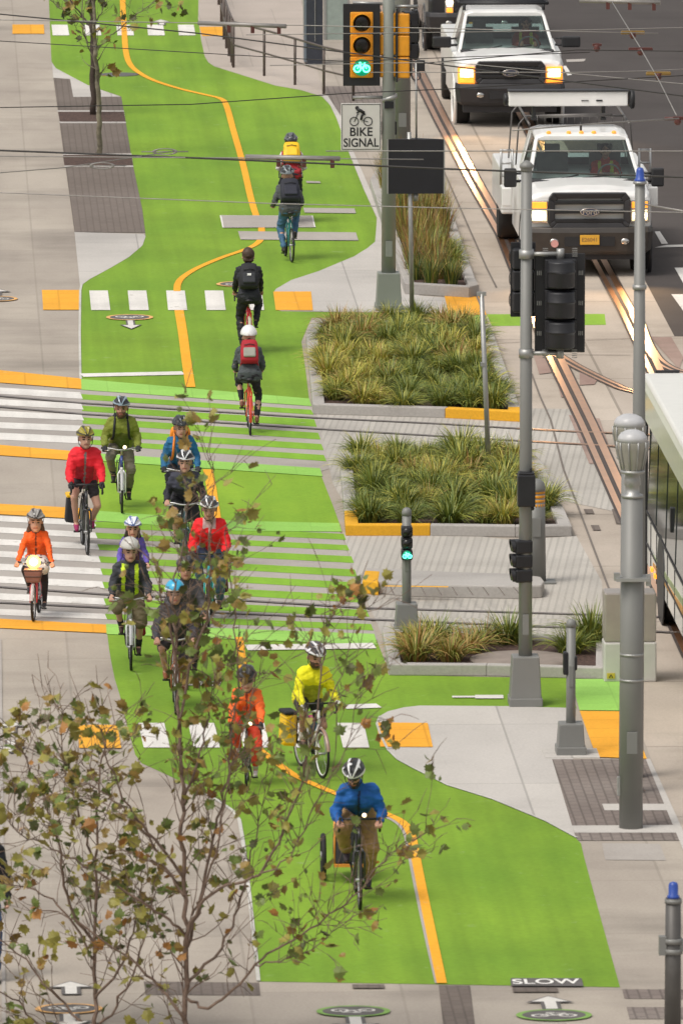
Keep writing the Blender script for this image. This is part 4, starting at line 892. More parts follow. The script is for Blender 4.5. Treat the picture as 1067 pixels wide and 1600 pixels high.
def wheel_at(root, x, y, r, wd, rimm):
    m = MB(); prof = [(r * .62, -wd / 2), (r * .93, -wd / 2), (r, -wd * .32), (r, wd * .32), (r * .93, wd / 2), (r * .62, wd / 2)]
    m.lathe(prof, n=32); m.xf(Matrix.Translation((x, y, r)) @ Matrix.Rotation(pi / 2, 4, 'Y')); t = m.build('wheel', M_rubber, root)
    m = MB(); m.lathe([(r * .6, -wd * .42), (r * .55, -wd * .2), (r * .2, -wd * .1), (r * .2, wd * .1), (r * .55, wd * .2), (r * .6, wd * .42)], n=24); m.xf(Matrix.Translation((x, y, r)) @ Matrix.Rotation(pi / 2, 4, 'Y')); m.build('rim', rimm, t)
def pickup(loc, label, P, paintm, bump_m):
    """front bumper face at y = 0, cab behind it along +y"""
    root = thing('pickup_truck', loc, label, 'pickup truck'); W = P['w'] / 2
    hz, cz, rz_, gz0, gz1, bz0, bz1 = P['hood'], P['cowl'], P['roof'], P['g0'], P['g1'], P['b0'], P['b1']
    yw, yt, yr = P['yw'], P['yt'], P['yr']                                      # cowl, windscreen top, rear of cab
    # body: lofted hood and fenders
    rings = []
    for y, wf, z0, z1, dome in ((.10, .90, bz1 - .05, hz - .06, .0), (.16, .95, bz0 + .1, hz, .03), (.45, .99, .52, hz + .03, .05), (yw, 1.0, .5, cz - .02, .04)):
        w_ = W * wf; rings.append([(-w_, y, z0), (-w_, y, z1 - .14), (-w_ * .96, y, z1 - .05), (-w_ * .80, y, z1), (-w_ * .3, y, z1 + dome), (w_ * .3, y, z1 + dome), (w_ * .80, y, z1), (w_ * .96, y, z1 - .05), (w_, y, z1 - .14), (w_, y, z0)])
    m = MB(); m.loft(rings)
    m.hull([(-W, yw - .01, .45), (W, yw - .01, .45), (W, yr, .45), (-W, yr, .45), (-W, yw - .01, cz - .06), (W, yw - .01, cz - .06), (W * .99, yr, cz - .02), (-W * .99, yr, cz - .02)])
    m.build('body', paintm, root, bevel=.025, seg=3)
    m = MB(); m.box((0, 1.6, .42), (W * 1.7, 2.9, .3)); m.build('chassis', M_gplas, root)
    # cab: roof, pillars, rear wall
    rw = W * .74; m = MB()
    m.loft([[(-rw, y, z), (-rw * .98, y, z + .05), (-rw * .8, y, z + .09), (rw * .8, y, z + .09), (rw * .98, y, z + .05), (rw, y, z)] for y, z in ((yt - .02, rz_ - .10), (yt + .12, rz_ - .07), (yt + .7, rz_ - .05), (yr - .1, rz_ - .08), (yr, rz_ - .12))])
    bw = W * .90
    for s in (-1, 1):
        m.hull([(s * bw, yw - .02, cz - .05), (s * (bw - .07), yw - .04, cz - .05), (s * (bw - .07), yw + .08, cz - .05), (s * bw, yw + .12, cz - .05), (s * rw, yt - .04, rz_ - .06), (s * (rw - .06), yt - .05, rz_ - .06), (s * (rw - .06), yt + .05, rz_ - .06), (s * rw, yt + .08, rz_ - .06)])
        m.hull([(s * bw, yr - .5, cz - .05), (s * (bw - .05), yr - .5, cz - .05), (s * (bw - .05), yr, cz - .05), (s * bw, yr, cz - .05), (s * rw, yr - .45, rz_ - .06), (s * (rw - .05), yr - .45, rz_ - .06), (s * (rw - .05), yr, rz_ - .06), (s * rw, yr, rz_ - .06)])
    m.build('cab', paintm, root, bevel=.02, seg=3)
    m = MB(); m.hull([(-bw + .06, yr - .06, cz - .1), (bw - .06, yr - .06, cz - .1), (bw - .06, yr - .03, cz - .1), (-bw + .06, yr - .03, cz - .1), (-bw + .06, yr - .06, cz + .1), (bw - .06, yr - .06, cz + .1), (bw - .06, yr - .03, cz + .1), (-bw + .06, yr - .03, cz + .1)])
    for s in (-1, 1): m.box((s * .42, yr - .75, cz - .12), (.5, .16, .75)); m.box((s * .42, yr - .74, cz + .31), (.24, .10, .16))
    m.box((0, yw + .12, cz - .05), (bw * 1.8, .35, .06)); m.torus((.42, yw + .38, cz - .0), .18, .016, 'Y', 20, 6); m.build('interior', M_int, root, bevel=.02)
    m = MB(); m.face([(-bw + .07, yw - .015, cz - .02), (bw - .07, yw - .015, cz - .02), (rw - .06, yt - .03, rz_ - .085), (-rw + .06, yt - .03, rz_ - .085)]); m.build('windscreen', M_glass, root)
    m = MB(); m.face([(-bw + .07, yr - .04, cz + .1), (bw - .07, yr - .04, cz + .1), (rw - .06, yr - .04, rz_ - .1), (-rw + .06, yr - .04, rz_ - .1)]); m.build('rear_window', M_glass, root)
    for s in (-1, 1):
        m = MB(); m.face([(s * (bw - .01), yw + .14, cz - .04), (s * (bw - .01), yr - .5, cz - .04), (s * (rw - .01), yr - .46, rz_ - .07), (s * (rw - .01), yt + .1, rz_ - .07)]); m.build('side_window', M_glass, root)
        m = MB(); m.tube([(s * bw * .15 - .25, yw - .06, cz - .0), (s * bw * .3 + .18, yw - .02, cz + .055)], .012, 6); m.build('wiper', M_black, root)
    m = MB(); m.box((0, yw - .10, cz - .03), (bw * 1.9, .22, .035)); m.build('cowl_panel', M_gplas, root, bevel=.01)
    # grille: surround, bars, badge
    gw = P['gw'] / 2; m = MB(); t = .085
    o8 = [(-gw, gz0 + .06), (-gw * .93, gz0), (gw * .93, gz0), (gw, gz0 + .06), (gw, gz1 - .08), (gw * .9, gz1), (-gw * .9, gz1), (-gw, gz1 - .08)]
    i8 = [(x * (1 - t / gw * 1.15), (z - (gz0 + gz1) / 2) * (1 - 2 * t / (gz1 - gz0)) + (gz0 + gz1) / 2) for x, z in o8]
    for i in range(8):
        j = (i + 1) % 8; a, b, c_, d = o8[i], o8[j], i8[j], i8[i]
        m.hull([(a[0], -.03, a[1]), (b[0], -.03, b[1]), (c_[0], -.01, c_[1]), (d[0], -.01, d[1]), (a[0], .14, a[1]), (b[0], .14, b[1]), (c_[0], .14, c_[1]), (d[0], .14, d[1])])
    gr = m.build('grille', P['gm'], root, bevel=.012)
    m = MB(); m.box((0, .12, (gz0 + gz1) / 2), (gw * 1.8, .02, gz1 - gz0 - .12)); m.build('grille_mesh', M_black, gr)
    m = MB()
    for z in P['bars']: m.box((0, .03, z), (gw * 1.72, .09, .055))
    m.build('grille_bar', M_gbar, gr, bevel=.008)
    bz = P['bars'][len(P['bars']) // 2]; m = MB(); m.lathe([(.155, 0), (.155, .025), (.145, .03)], n=28); m.xf(Matrix.Translation((0, -.025, bz)) @ Matrix.Rotation(pi / 2, 4, 'X') @ Matrix.Diagonal((1, .43, 1, 1))); e = m.build('badge', M_reflect, gr)
    m = MB(); m.lathe([(.135, .03), (.135, .036)], n=28); m.xf(Matrix.Translation((0, -.025, bz)) @ Matrix.Rotation(pi / 2, 4, 'X') @ Matrix.Diagonal((1, .4, 1, 1))); m.build('badge_field', mat('badge dark blue', (.03, .04, .08), .3), e)
    text_mesh('badge_lettering', 'Ford', .12, M_reflect, e, Matrix.Translation((0, -.066, bz)) @ Matrix.Rotation(pi / 2, 4, 'X'))
    for s in (-1, 1):                                                           # lamps
        x0 = gw + .012; x1 = min(W * .965, x0 + P.get('lw', .30)); lz0, lz1 = P['l0'], P['l1']; zs = P['lsplit']
        m = MB(); m.hull([(s * x0, .0, lz0), (s * x1, .06, lz0), (s * x1, .2, lz0), (s * x0, .2, lz0), (s * x0, .02, lz1), (s * x1, .08, lz1), (s * x1, .2, lz1), (s * x0, .2, lz1)]); h = m.build('headlight', M_amber if P.get('amber_house') else M_reflect, root, bevel=.01)
        lo, hi = (zs + .01, lz1 - .03) if P['amber_low'] else (lz0 + .03, zs - .01)
        m = MB(); m.hull([(s * (x0 + .02), -.018, lo), (s * (x1 - .035), .03, lo), (s * (x1 - .035), .08, lo), (s * (x0 + .02), .04, lo), (s * (x0 + .02), .0, hi), (s * (x1 - .035), .045, hi), (s * (x1 - .035), .08, hi), (s * (x0 + .02), .04, hi)]); ll = m.build('lamp_lens', M_lamp, h, bevel=.01); m = MB(); m.ell((s * (x0 + (x1 - x0) * .48), .005, (lo + hi) / 2), ((x1 - x0) * .40, .04, (hi - lo) * .42), 14); m.build('bulb', mat('lamp bulb', (1, .9, .7), .2, emit=5, emitc=(1, .86, .6)), ll)
        lo, hi = (lz0 + .02, zs - .01) if P['amber_low'] else (zs + .02, lz1 - .02)
        m = MB(); m.hull([(s * (x0 + .02), -.016, lo), (s * (x1 - .03), .03, lo), (s * (x1 - .03), .08, lo), (s * (x0 + .02), .04, lo), (s * (x0 + .02), -.004, hi), (s * (x1 - .03), .042, hi), (s * (x1 - .03), .08, hi), (s * (x0 + .02), .04, hi)]); m.build('turn_lamp', M_amber, h, bevel=.008)
        wheel_at(root, s * (W - .16), .95, P['tr'], .27, M_alu); wheel_at(root, s * (W - .16 + P.get('dual', 0)), yr + 1.9, P['tr'], .27 + P.get('dual', 0), M_alu)
        m = MB(); mx = P['mx']; m.box((s * mx, yw + .12, P['mz']), (P['mw'], .10, P['mh'])); mo = m.build('mirror', M_black, root, bevel=.03, seg=3)
        m = MB(); m.tube([(s * bw, yw + .2, P['mz'] - .06), (s * (mx - P['mw'] / 2 + .02), yw + .14, P['mz'] - .06)], .022, 8); m.tube([(s * bw, yw + .2, P['mz'] + .06), (s * (mx - P['mw'] / 2 + .02), yw + .14, P['mz'] + .06)], .018, 8); m.build('mirror_arm', M_black, mo)
        m = MB(); m.torus((s * (W - .02), .95, P['tr'] + .02), P['tr'] + .09, .035, 'X', 32, 6); m.build('wheel_arch', P['gm'] if P.get('dual') else paintm, root)
    # bumper with air slot, fog lamps, plate
    m = MB(); rr = []
    for z, f, y in ((bz0, .9, .06), (bz0 + .06, .97, .0), (bz1 - .08, 1.0, -.05), (bz1, .99, -.02)):
        w_ = W * f; rr.append([(-w_, y + .22, z), (-w_ * .93, y + .05, z), (-w_ * .6, y - .02, z), (w_ * .6, y - .02, z), (w_ * .93, y + .05, z), (w_, y + .22, z), (w_, y + .34, z), (-w_, y + .34, z)])
    m.loft(rr); bo = m.build('bumper', bump_m, root, bevel=.015)
    zc = (bz0 + bz1) / 2; m = MB(); m.box((0, -.045, zc), (W * .78, .04, (bz1 - bz0) * .34)); m.build('air_slot', M_black, bo)
    for s in (-1, 1):
        m = MB(); m.ell((s * W * .55, -.05, zc), (.07, .02, .05), 14); m.build('fog_lamp', M_reflect, bo)
    px_ = P.get('plate', 0); m = MB(); m.box((px_, -.085, P['pz']), (.305, .012, .155)); pl = m.build('number_plate', M_plate, bo, bevel=.006)
    text_mesh('plate_lettering', P['ptext'], .085, M_platet, pl, Matrix.Translation((px_, -.0925, P['pz'])) @ Matrix.Rotation(pi / 2, 4, 'X'))
    m = MB(); m.box((0, yr + 1.5, .95), (P.get('bedw', W * 1.9), 2.7, .7)); m.build('load_bed', paintm, root, bevel=.03)
    return root
def driver(loc, jacket, label):
    J = dict(hip=V((0, .1, .62)), sh=V((0, .22, 1.1)), head=V((0, .17, 1.31)), hands=[V((-.14, -.27, .98)), V((.14, -.27, .98))], feet=[V((-.12, -.62, .3)), V((.12, -.62, .3))], grip=[V((0, 0, 1)), V((0, 0, 1))], elbow=((-.5, .1, -.8), (.5, .1, -.8)))
    return person(loc, 0, 1.0, label, dict(jacket=jacket, jacket2='hivis', jacket2c=(210, 220, 80), trousers=(50, 55, 70), hairstyle='short', hair='dark'), J)

g1 = G(920, 434)
near = pickup((g1.x, g1.y, 0), 'near white pickup truck with white work box on its roof rack and orange roof markers', dict(w=2.03, hood=1.34, cowl=1.44, roof=2.06, g0=.79, g1=1.34, b0=.36, b1=.80, yw=1.25, yt=1.98, yr=3.5, gw=1.28, bars=(.90, 1.045, 1.19), gm=M_gplas, l0=.87, l1=1.22, lsplit=1.08, amber_low=False, tr=.40, dual=.10, mx=1.17, mz=1.44, mw=.2, mh=.3, pz=.61, ptext='E26041', bedw=2.36), M_vw, M_brown)
for x in (-.52, -.2, .0, .2, .52):
    m = MB(); m.ell((x, 2.06, 2.085), (.04, .05, .028), 10); m.build('marker_lamp', M_amberoff, near)
m = MB(); m.tube([(0, 2.16, 2.07), (0, 2.16, 2.24)], .018, 8); m.build('aerial', M_black, near)
for s in (-1, 1):
    m = MB(); m.box((s * 1.17, 2.6, 1.02), (.16, .5, .30)); m.build('flatbed_corner', M_vw, near, bevel=.02)
    m = MB()
    for z in (1.25, 1.45, 1.66): m.tube([(s * 1.02, 3.4, z), (s * 1.2, 3.4, z)], .018, 6)
    for x in (1.02, 1.2): m.tube([(s * x, 3.4, 1.1), (s * x, 3.4, 1.68)], .02, 6)
    m.build('stake_rack', M_alu, near)
M_rackg = mat('dull rack steel', (.16, .15, .145), .5, .6)
m = MB()
for y in (3.7, 5.6):
    for s in (-1, 1): m.tube([(s * .96, y, 1.2), (s * .90, y, 2.05), (s * .80, y, 2.17)], .013, 8)
    m.tube([(-.82, y, 2.18), (.82, y, 2.18)], .016, 8)
for s in (-1, 1): m.tube([(s * .8, 2.5, 2.17), (s * .8, 5.6, 2.17)], .02, 6)
for x in [i * .12 - .6 for i in range(11)]: m.tube([(x, 3.68, 2.05), (x, 3.68, 2.18)], .007, 5)
m.tube([(-.62, 2.9, 2.26), (.55, 2.9, 2.28)], .03, 8); m.build('ladder_rack', M_rackg, near)
wb = thing('work_box', (g1.x - .13, g1.y + 3.0, 2.18), 'long white work lamp box carried across the roof rack of the near truck', 'work box')
m = MB(); m.hull([(-.98, -.13, .24), (.93, -.13, .24), (.93, .13, .24), (-.98, .13, .24), (-.98, -.12, .475), (.93, -.12, .475), (.93, .13, .475), (-.98, .13, .475)]); m.build('box_shell', M_vw, wb, bevel=.02)
m = MB(); m.box((-.02, .0, .488), (1.94, .3, .016)); m.build('lid', M_gplas, wb)
m = MB(); m.torus((1.0, 0, .34), .12, .045, 'X', 20, 8); m.box((.97, 0, .34), (.06, .22, .22)); m.build('end_cap', M_black, wb); m = MB(); m.torus((-1.02, 0, .34), .07, .035, 'X', 20, 8); m.build('end_cap', M_black, wb)
for x in (-.57, .54):
    m = MB(); m.box((x, 0, .13), (.06, .12, .21)); m.box((x, 0, .03), (.09, .16, .04)); m.build('bracket', M_black, wb)
m = MB(); m.box((.24, -.135, .33), (.12, .01, .012)); m.box((.47, -.135, .33), (.10, .01, .025)); m.build('latch', M_black, wb)
driver((g1.x + .42, g1.y + 2.35, .42), (196, 60, 40), 'driver in an orange hi-vis vest at the wheel of the near truck')
m = MB(); m.lathe([(.06, 0), (.06, .01)], n=18); m.xf(Matrix.Translation((-.55, -.06, .55)) @ Matrix.Rotation(pi / 2, 4, 'X')); m.build('bumper_reflector', mat('pink reflector', (.7, .35, .32), .4), near)

def beams(root, loc, P):
    for s in (-1, 1):
        l_ = bpy.data.lights.new('headlamp', 'SPOT'); l_.energy = 130; l_.color = (1, .62, .30); l_.spot_size = R_(70); l_.spot_blend = .8; l_.shadow_soft_size = .09
        o = bpy.data.objects.new('headlamp_beam', l_); col.objects.link(o); o.parent = root; o.location = (s * (P['gw'] / 2 + .16), -.12, (P['l0'] + P['l1']) / 2); o.rotation_euler = (R_(80), 0, pi)
beams(near, g1, dict(gw=1.28, l0=.87, l1=1.1))
g2 = G(797, 200)
far = pickup((g2.x, g2.y, 0), 'second white pickup truck with dark ladder rack waiting behind the work truck', dict(w=1.98, hood=1.22, cowl=1.32, roof=1.93, g0=.80, g1=1.20, b0=.40, b1=.80, yw=1.2, yt=1.95, yr=3.4, gw=1.26, bars=(.93, 1.0, 1.07), gm=M_gplas, l0=.80, l1=1.10, lsplit=.90, amber_low=True, amber_house=True, tr=.39, mx=1.17, mz=1.43, mw=.34, mh=.2, plate=.19, pz=.53, ptext='E19277'), M_vw, M_gplas)
m = MB()
for s in (-1, 1): m.tube([(s * .72, 2.2, 1.93), (s * .72, 2.2, 2.03)], .03, 8); m.tube([(s * .72, 3.3, 1.93), (s * .72, 3.3, 2.03)], .03, 8)
for y in (2.2, 2.5, 3.0, 3.3): m.tube([(-.8, y, 2.05), (.8, y, 2.05)], .028, 8)
for s in (-1, 1): m.tube([(s * .8, 2.2, 2.05), (s * .8, 3.4, 2.05)], .028, 8)
m.build('ladder_rack', M_black, far)
driver((g2.x + .42, g2.y + 2.3, .34), (150, 66, 52), 'driver in an orange vest behind the windscreen of the second white truck')
beams(far, g2, dict(gw=1.26, l0=.9, l1=1.1))
g3 = G(744, 84)
dark = pickup((g3.x, g3.y, 0), 'dark pickup truck with lit headlights at the top edge behind the white trucks', dict(w=1.96, hood=1.2, cowl=1.3, roof=1.88, g0=.80, g1=1.18, b0=.40, b1=.80, yw=1.2, yt=1.95, yr=3.4, gw=.86, lw=.17, bars=(.93, 1.0, 1.07), gm=M_gplas, l0=.78, l1=1.12, lsplit=.90, amber_low=True, amber_house=False, tr=.39, mx=1.14, mz=1.40, mw=.26, mh=.2, pz=.55, ptext='E20418'), M_vb, M_gplas)

# bus at the right edge, long side facing the path, nose towards the camera
bl = G(1009, 922); BLn = 11.5
bus = thing('bus', (bl.x, bl.y, 0), 'white bus with dark side windows cut by the right picture edge', 'bus')
M_busw = mat('bus white', (.76, .75, .70), .4, var=.03, coat=.4); M_buss = mat('bus pale green', (.58, .60, .50), .4, var=.04, coat=.4)
m = MB(); m.hull([(0, -BLn, .34), (2.5, -BLn, .34), (2.5, 0, .34), (0, 0, .34), (0, -BLn, 1.0), (2.5, -BLn, 1.0), (2.5, 0, 1.0), (0, 0, 1.0)]); m.build('body', M_busw, bus, bevel=.02)
m = MB(); m.hull([(.02, -BLn, 1.0), (2.48, -BLn, 1.0), (2.48, 0, 1.0), (.02, 0, 1.0), (.05, -BLn, 2.2), (2.45, -BLn, 2.2), (2.45, 0, 2.2), (.05, 0, 2.2)]); m.build('window_band', M_black, bus)
m = MB(); m.loft([[(-.005, y, 2.14), (-.06, y, 2.22), (-.085, y, 2.62), (-.04, y, 2.70), (2.4, y, 2.70), (2.465, y, 2.62), (2.5, y, 2.24), (2.505, y, 2.16)] for y in (-BLn, -.12, .0)]); ro = m.build('roof', [M_buss], bus)
m = MB(); m.hull([(-.07, -BLn + .1, 2.69), (2.43, -BLn + .1, 2.69), (2.43, -.06, 2.69), (-.07, -.06, 2.69), (-.03, -BLn + .15, 2.745), (2.38, -BLn + .15, 2.745), (2.38, -.1, 2.745), (-.03, -.1, 2.745)]); m.build('roof_panel', M_busw, ro, bevel=.02)
m = MB(); m.box((.25, -.03, 2.74), (.3, .05, .06)); m.box((1.7, -.03, 2.74), (1.3, .05, .06)); m.build('roof_rail', M_gplas, ro)
for i, y in enumerate((-1.0, -2.6, -4.2, -5.8, -7.4, -9.0, -10.5)):
    m = MB(); m.hull([(-.012, y - .70, 1.06), (.01, y - .70, 1.06), (.01, y + .70, 1.06), (-.012, y + .70, 1.06), (.018, y - .70, 2.14), (.04, y - .70, 2.14), (.04, y + .70, 2.14), (.018, y + .70, 2.14)]); m.build('window', M_dglass, bus)
m = MB(); m.box((-.012, -BLn / 2, 1.02), (.02, BLn, .03)); m.box((-.012, -BLn / 2, .62), (.014, BLn, .02)); m.build('trim_strip', M_gplas, bus)
for y in (-.8, -1.8, -3.6, -4.8, -6.2, -7.4):
    m = MB(); m.box((-.004, y, .66), (.012, .018, .62)); m.build('panel_seam', M_gplas, bus)
for z_, c_ in ((.80, (150, 160, 120)), (.70, (196, 150, 90))):
    m = MB(); m.hull([(-.006, -6.4, z_ - .06), (.002, -6.4, z_ - .06), (.002, -1.2, z_ - .22), (-.006, -1.2, z_ - .22), (-.006, -6.4, z_ + .03), (.002, -6.4, z_ + .03), (.002, -1.2, z_ - .17), (-.006, -1.2, z_ - .17)]); m.build('stripe', cloth(c_), bus)
m = MB(); m.box((-.01, -.07, 1.2), (.03, .14, 1.95)); m.build('corner_post', M_black, bus)
for y in (-2.6, -8.6):
    wheel_at(bus, .16, y, .48, .28, M_alu); wheel_at(bus, 2.34, y, .48, .28, M_alu)
    m = MB(); m.lathe([(.58, 0), (.58, .02)], n=28); m.xf(Matrix.Translation((-.016, y, .50)) @ Matrix.Rotation(pi / 2, 4, 'Y')); m.build('wheel_arch', M_black, bus)
for y in (-1.2, -1.75):
    m = MB(); m.box((-.02, y, .44), (.03, .16, .05)); m.build('side_lamp', M_amber, bus)
m = MB(); m.ell((-.0, -1.6, 2.42), (.03, .05, .03), 10); m.build('roof_lamp', mat('red lamp', (.8, .06, .03), .3, emit=1.2), bus)
m = MB(); m.box((.06, -.02, 1.6), (.05, .05, 1.0)); m.build('rear_pillar', M_black, bus)
mp_ = D(1059, 812, bl.y - 4.3) - V((bl.x, bl.y, 0)); m = MB(); m.box((mp_.x, mp_.y, mp_.z), (.2, .12, .30)); m.tube([(mp_.x, mp_.y, mp_.z + .12), (.05, mp_.y, mp_.z + .2)], .02, 8); m.build('mirror', M_black, bus, bevel=.03)
# ------------------------------------------------------------------ poles, signals, signs, cabinet, railings
M_pole = mat('grey pole paint', (.205, .205, .195), .5, .1, .06, 2.0); M_poleg = mat('greenish grey pole paint', (.22, .235, .21), .5, .1, .06, 2.0); M_galv = mat('galvanised steel', (.36, .36, .35), .45, .6, .12, 8)
M_sigb = mat('black signal plastic', (.013, .013, .016), .45, var=.2); M_sigy = mat('yellow signal housing', (.72, .30, .014), .4, var=.08)
M_grn = mat('lit green lens', (.0, .25, .14), .25, emit=.35, emitc=(.0, .42, .22)); M_grnb = mat('lit green bicycle', (.1, 1, .7), .3, emit=3.2, emitc=(.12, 1, .68))
M_offl = mat('dark lens', (.010, .009, .009), .2); M_blue = mat('blue glass cap', (.03, .075, .32), .3, emit=.06, emitc=(.01, .05, .5))
M_signw = mat('white sign face', (.62, .60, .57), .5, var=.04); M_signk = mat('black sign ink', (.02, .02, .022), .6)
M_cab = mat('cabinet paint', (.56, .54, .51), .5, var=.05); M_cab2 = mat('cabinet bare steel', (.40, .355, .325), .35, .35, .06)
def base_box(root, w, d, h, m, z=0.0):
    mb = MB(); mb.hull([(-w / 2, -d / 2, z), (w / 2, -d / 2, z), (w / 2, d / 2, z), (-w / 2, d / 2, z), (-w * .42, -d * .42, h), (w * .42, -d * .42, h), (w * .42, d * .42, h), (-w * .42, d * .42, h)])
    b = mb.build('base', m, root, bevel=.012)
    mb = MB(); mb.box((0, 0, z + .05), (w * 1.05, d * 1.05, .1)); mb.build('base_plate', m, b, bevel=.01)
    return b
def pole(name, loc, label, cat, h, r0, r1, m, base=None, cap='dome', z0=0.0, group=None):
    root = thing(name, loc, label, cat, group)
    mb = MB(); mb.tube([(0, 0, z0), (0, 0, h)], [r0, r1], 20); mb.build('shaft', m, root)
    mb = MB(); mb.box((0, -r0 * 1.0, .95 if h > 2 else h * .6), (r0 * .9, .012, .24)); mb.build('access_plate', m, root, bevel=.004)
    if base: base_box(root, base[0], base[0], base[1], m)
    if cap == 'dome':
        mb = MB(); mb.lathe([(r1 * 1.08, h - .04), (r1 * 1.08, h), (r1 * .9, h + r1 * .6), (r1 * .45, h + r1 * .95), (.002, h + r1)], n=18); mb.build('cap', m, root)
    return root
def signal(name, loc, label, cat, heads, hm, back, rz=0.0, lens=None, r=.15, hw=.34, hh=.35, back_w=.62, back_pad=.13, louvre=False, visor=True, group=None, vl=.13):
    """three-lamp signal, lamps face -Y; location = bottom centre of the housing"""
    root = thing(name, loc, label, cat, group, rz); n = heads; H = n * hh
    mb = MB(); 
    for i in range(n):
        mb.box((0, .10, hh * (i + .5)), (hw, .2, hh - .012))
        if louvre: mb.lathe([(hw * .36, .015), (hw * .46, .03), (hw * .46, hh * .55), (hw * .5, hh * .6), (hw * .46, hh * .66), (hw * .46, hh - .03), (hw * .36, hh - .015)], c=(0, .19, hh * i), n=20)
    mb.build('housing', hm, root, bevel=.012 if louvre else .02)
    if back:
        mb = MB(); mb.box((0, .04, H / 2), (back_w, .02, H + 2 * back_pad)); bp = mb.build('backplate', back, root, bevel=.008)
        if louvre:
            mb = MB()
            for s in (-1, 1):
                for q in range(9):
                    if q % 3 == 1: 
                        for t in range(3): mb.box((s * (.24 + .02 * t - .02), .055, H * (q + .5) / 9), (.008, .012, .05))
                for q in range(5): mb.box((s * .17, .055, H + .02 + q * .022), (.06, .012, .008)); mb.box((s * .17, .055, -.02 - q * .022), (.06, .012, .008))
            mb.build('louvre', M_galv, bp)
    for i in range(n):
        z = hh * (i + .5); lm = (lens or {}).get(i, M_offl)
        mb = MB(); mb.ell((0, -.005, z), (r, .035, r), 24); lo = mb.build('lens', lm, root)
        if visor:
            mb = MB(); N = 20; ring = []
            for q in range(N + 1):
                a = R_(-50) + (R_(280)) * q / N; ring.append((cos(a) * (r + .012), sin(a) * (r + .012), 1 if sin(a) > -.2 else .35))
            prev = None
            for x, zz, f in ring:
                cur = (mb.bm.verts.new((x, 0, z + zz)), mb.bm.verts.new((x * .97, -vl * max(.45, .74 + .26 * zz / r), z + zz)))
                if prev: mb.bm.faces.new((prev[0], prev[1], cur[1], cur[0]))
                prev = cur
            v = mb.build('visor', hm, root); sd = v.modifiers.new('t', 'SOLIDIFY'); sd.thickness = .008
    return root
def bike_glyph(root, z, s, m, y=-.05):
    mb = MB()
    for sx in (-1, 1): mb.torus((sx * .055 * s, y, z - .015 * s), .04 * s, .0085 * s, 'Y', 20, 6)
    for a, b in (((-.055, -.015), (-.02, .045)), ((-.02, .045), (.04, .045)), ((.055, -.015), (.035, .06)), ((-.02, .045), (.0, -.015)), ((0, -.015), (.04, .045)), ((-.035, .06), (-.01, .06))):
        mb.tube([(a[0] * s, y, z + a[1] * s), (b[0] * s, y, z + b[1] * s)], .008 * s, 6)
    return mb.build('bicycle_symbol', m, root)
def P3(px, py, Y): return D(px, py, Y)

# main signal pole on the island with its bike signal, cross signals and sign
b = G(607, 484); s0 = scale_at(b)
p1 = pole('signal_pole', b, 'tall grey signal pole on a tapered base carrying the bike signal', 'signal pole', 6.6, .115, .085, M_poleg, base=(.40, .58))
for a_, c_ in (((-.1, 0, height(b, 152)), (-.55, 0, height(b, 152))), ((-.1, 0, height(b, 6)), (-.55, 0, height(b, 4))), ((.1, 0, height(b, 10)), (.45, 0, height(b, 10)))):
    mb = MB(); mb.tube([a_, c_], .025, 8); mb.build('bracket_arm', M_galv, p1)
mb = MB(); mb.tube([(0, 0, height(b, 150)), (.02, 0, height(b, 156))], .13, 12); mb.build('collar', M_galv, p1)
for q_, d_ in (((.0, -.08, height(b, 163)), (.14, .1, .1)), ((-.13, 0, height(b, 200)), (.04, .06, .2)), ((.10, 0, height(b, 200)), (.04, .06, .2))):
    mb = MB(); mb.box(q_, d_); mb.build('clamp', M_sigb, p1)
z0 = height(b, 121); hh = (height(b, 17) - z0) / 3; q = P3(565, 121, b.y - .12)
bs = signal('bike_traffic_signal', (q.x, b.y - .12, z0), 'yellow bike signal with black backplate showing a green bicycle', 'traffic light', 3, M_sigy, M_sigb, lens={0: M_grn}, r=.135, hw=.35, hh=hh, back_w=.565, back_pad=.12)
bike_glyph(bs, hh * .5, 1.25, M_grnb)
q = P3(641, 126, b.y + .05)
ys = signal('side_traffic_signal', (q.x, b.y + .05, height(b, 122)), 'yellow signal housing turned sideways right of the tall grey pole', 'traffic light', 3, M_sigy, None, rz=R_(82), visor=False, hw=.34, hh=(height(b, 20) - height(b, 122)) / 3)
mb = MB()
for i in range(3): mb.box((0, .34, hh * (i + .5)), (.30, .26, hh - .02))
mb.build('rear_housing', M_sigy, ys, bevel=.03); mb = MB(); mb.box((0, .19, hh * 1.5), (.4, .03, hh * 3 + .1)); mb.build('mounting_plate', M_sigb, ys)
q = P3(650, 95, b.y + .1)
signal('side_traffic_signal', (q.x, b.y + .1, height(b, 92)), 'black signal seen edge on beside the yellow housing', 'traffic light', 3, M_sigb, M_sigb, rz=R_(100), visor=False, hw=.3, hh=(height(b, 18) - height(b, 92)) / 3, back_w=.3, back_pad=.02)
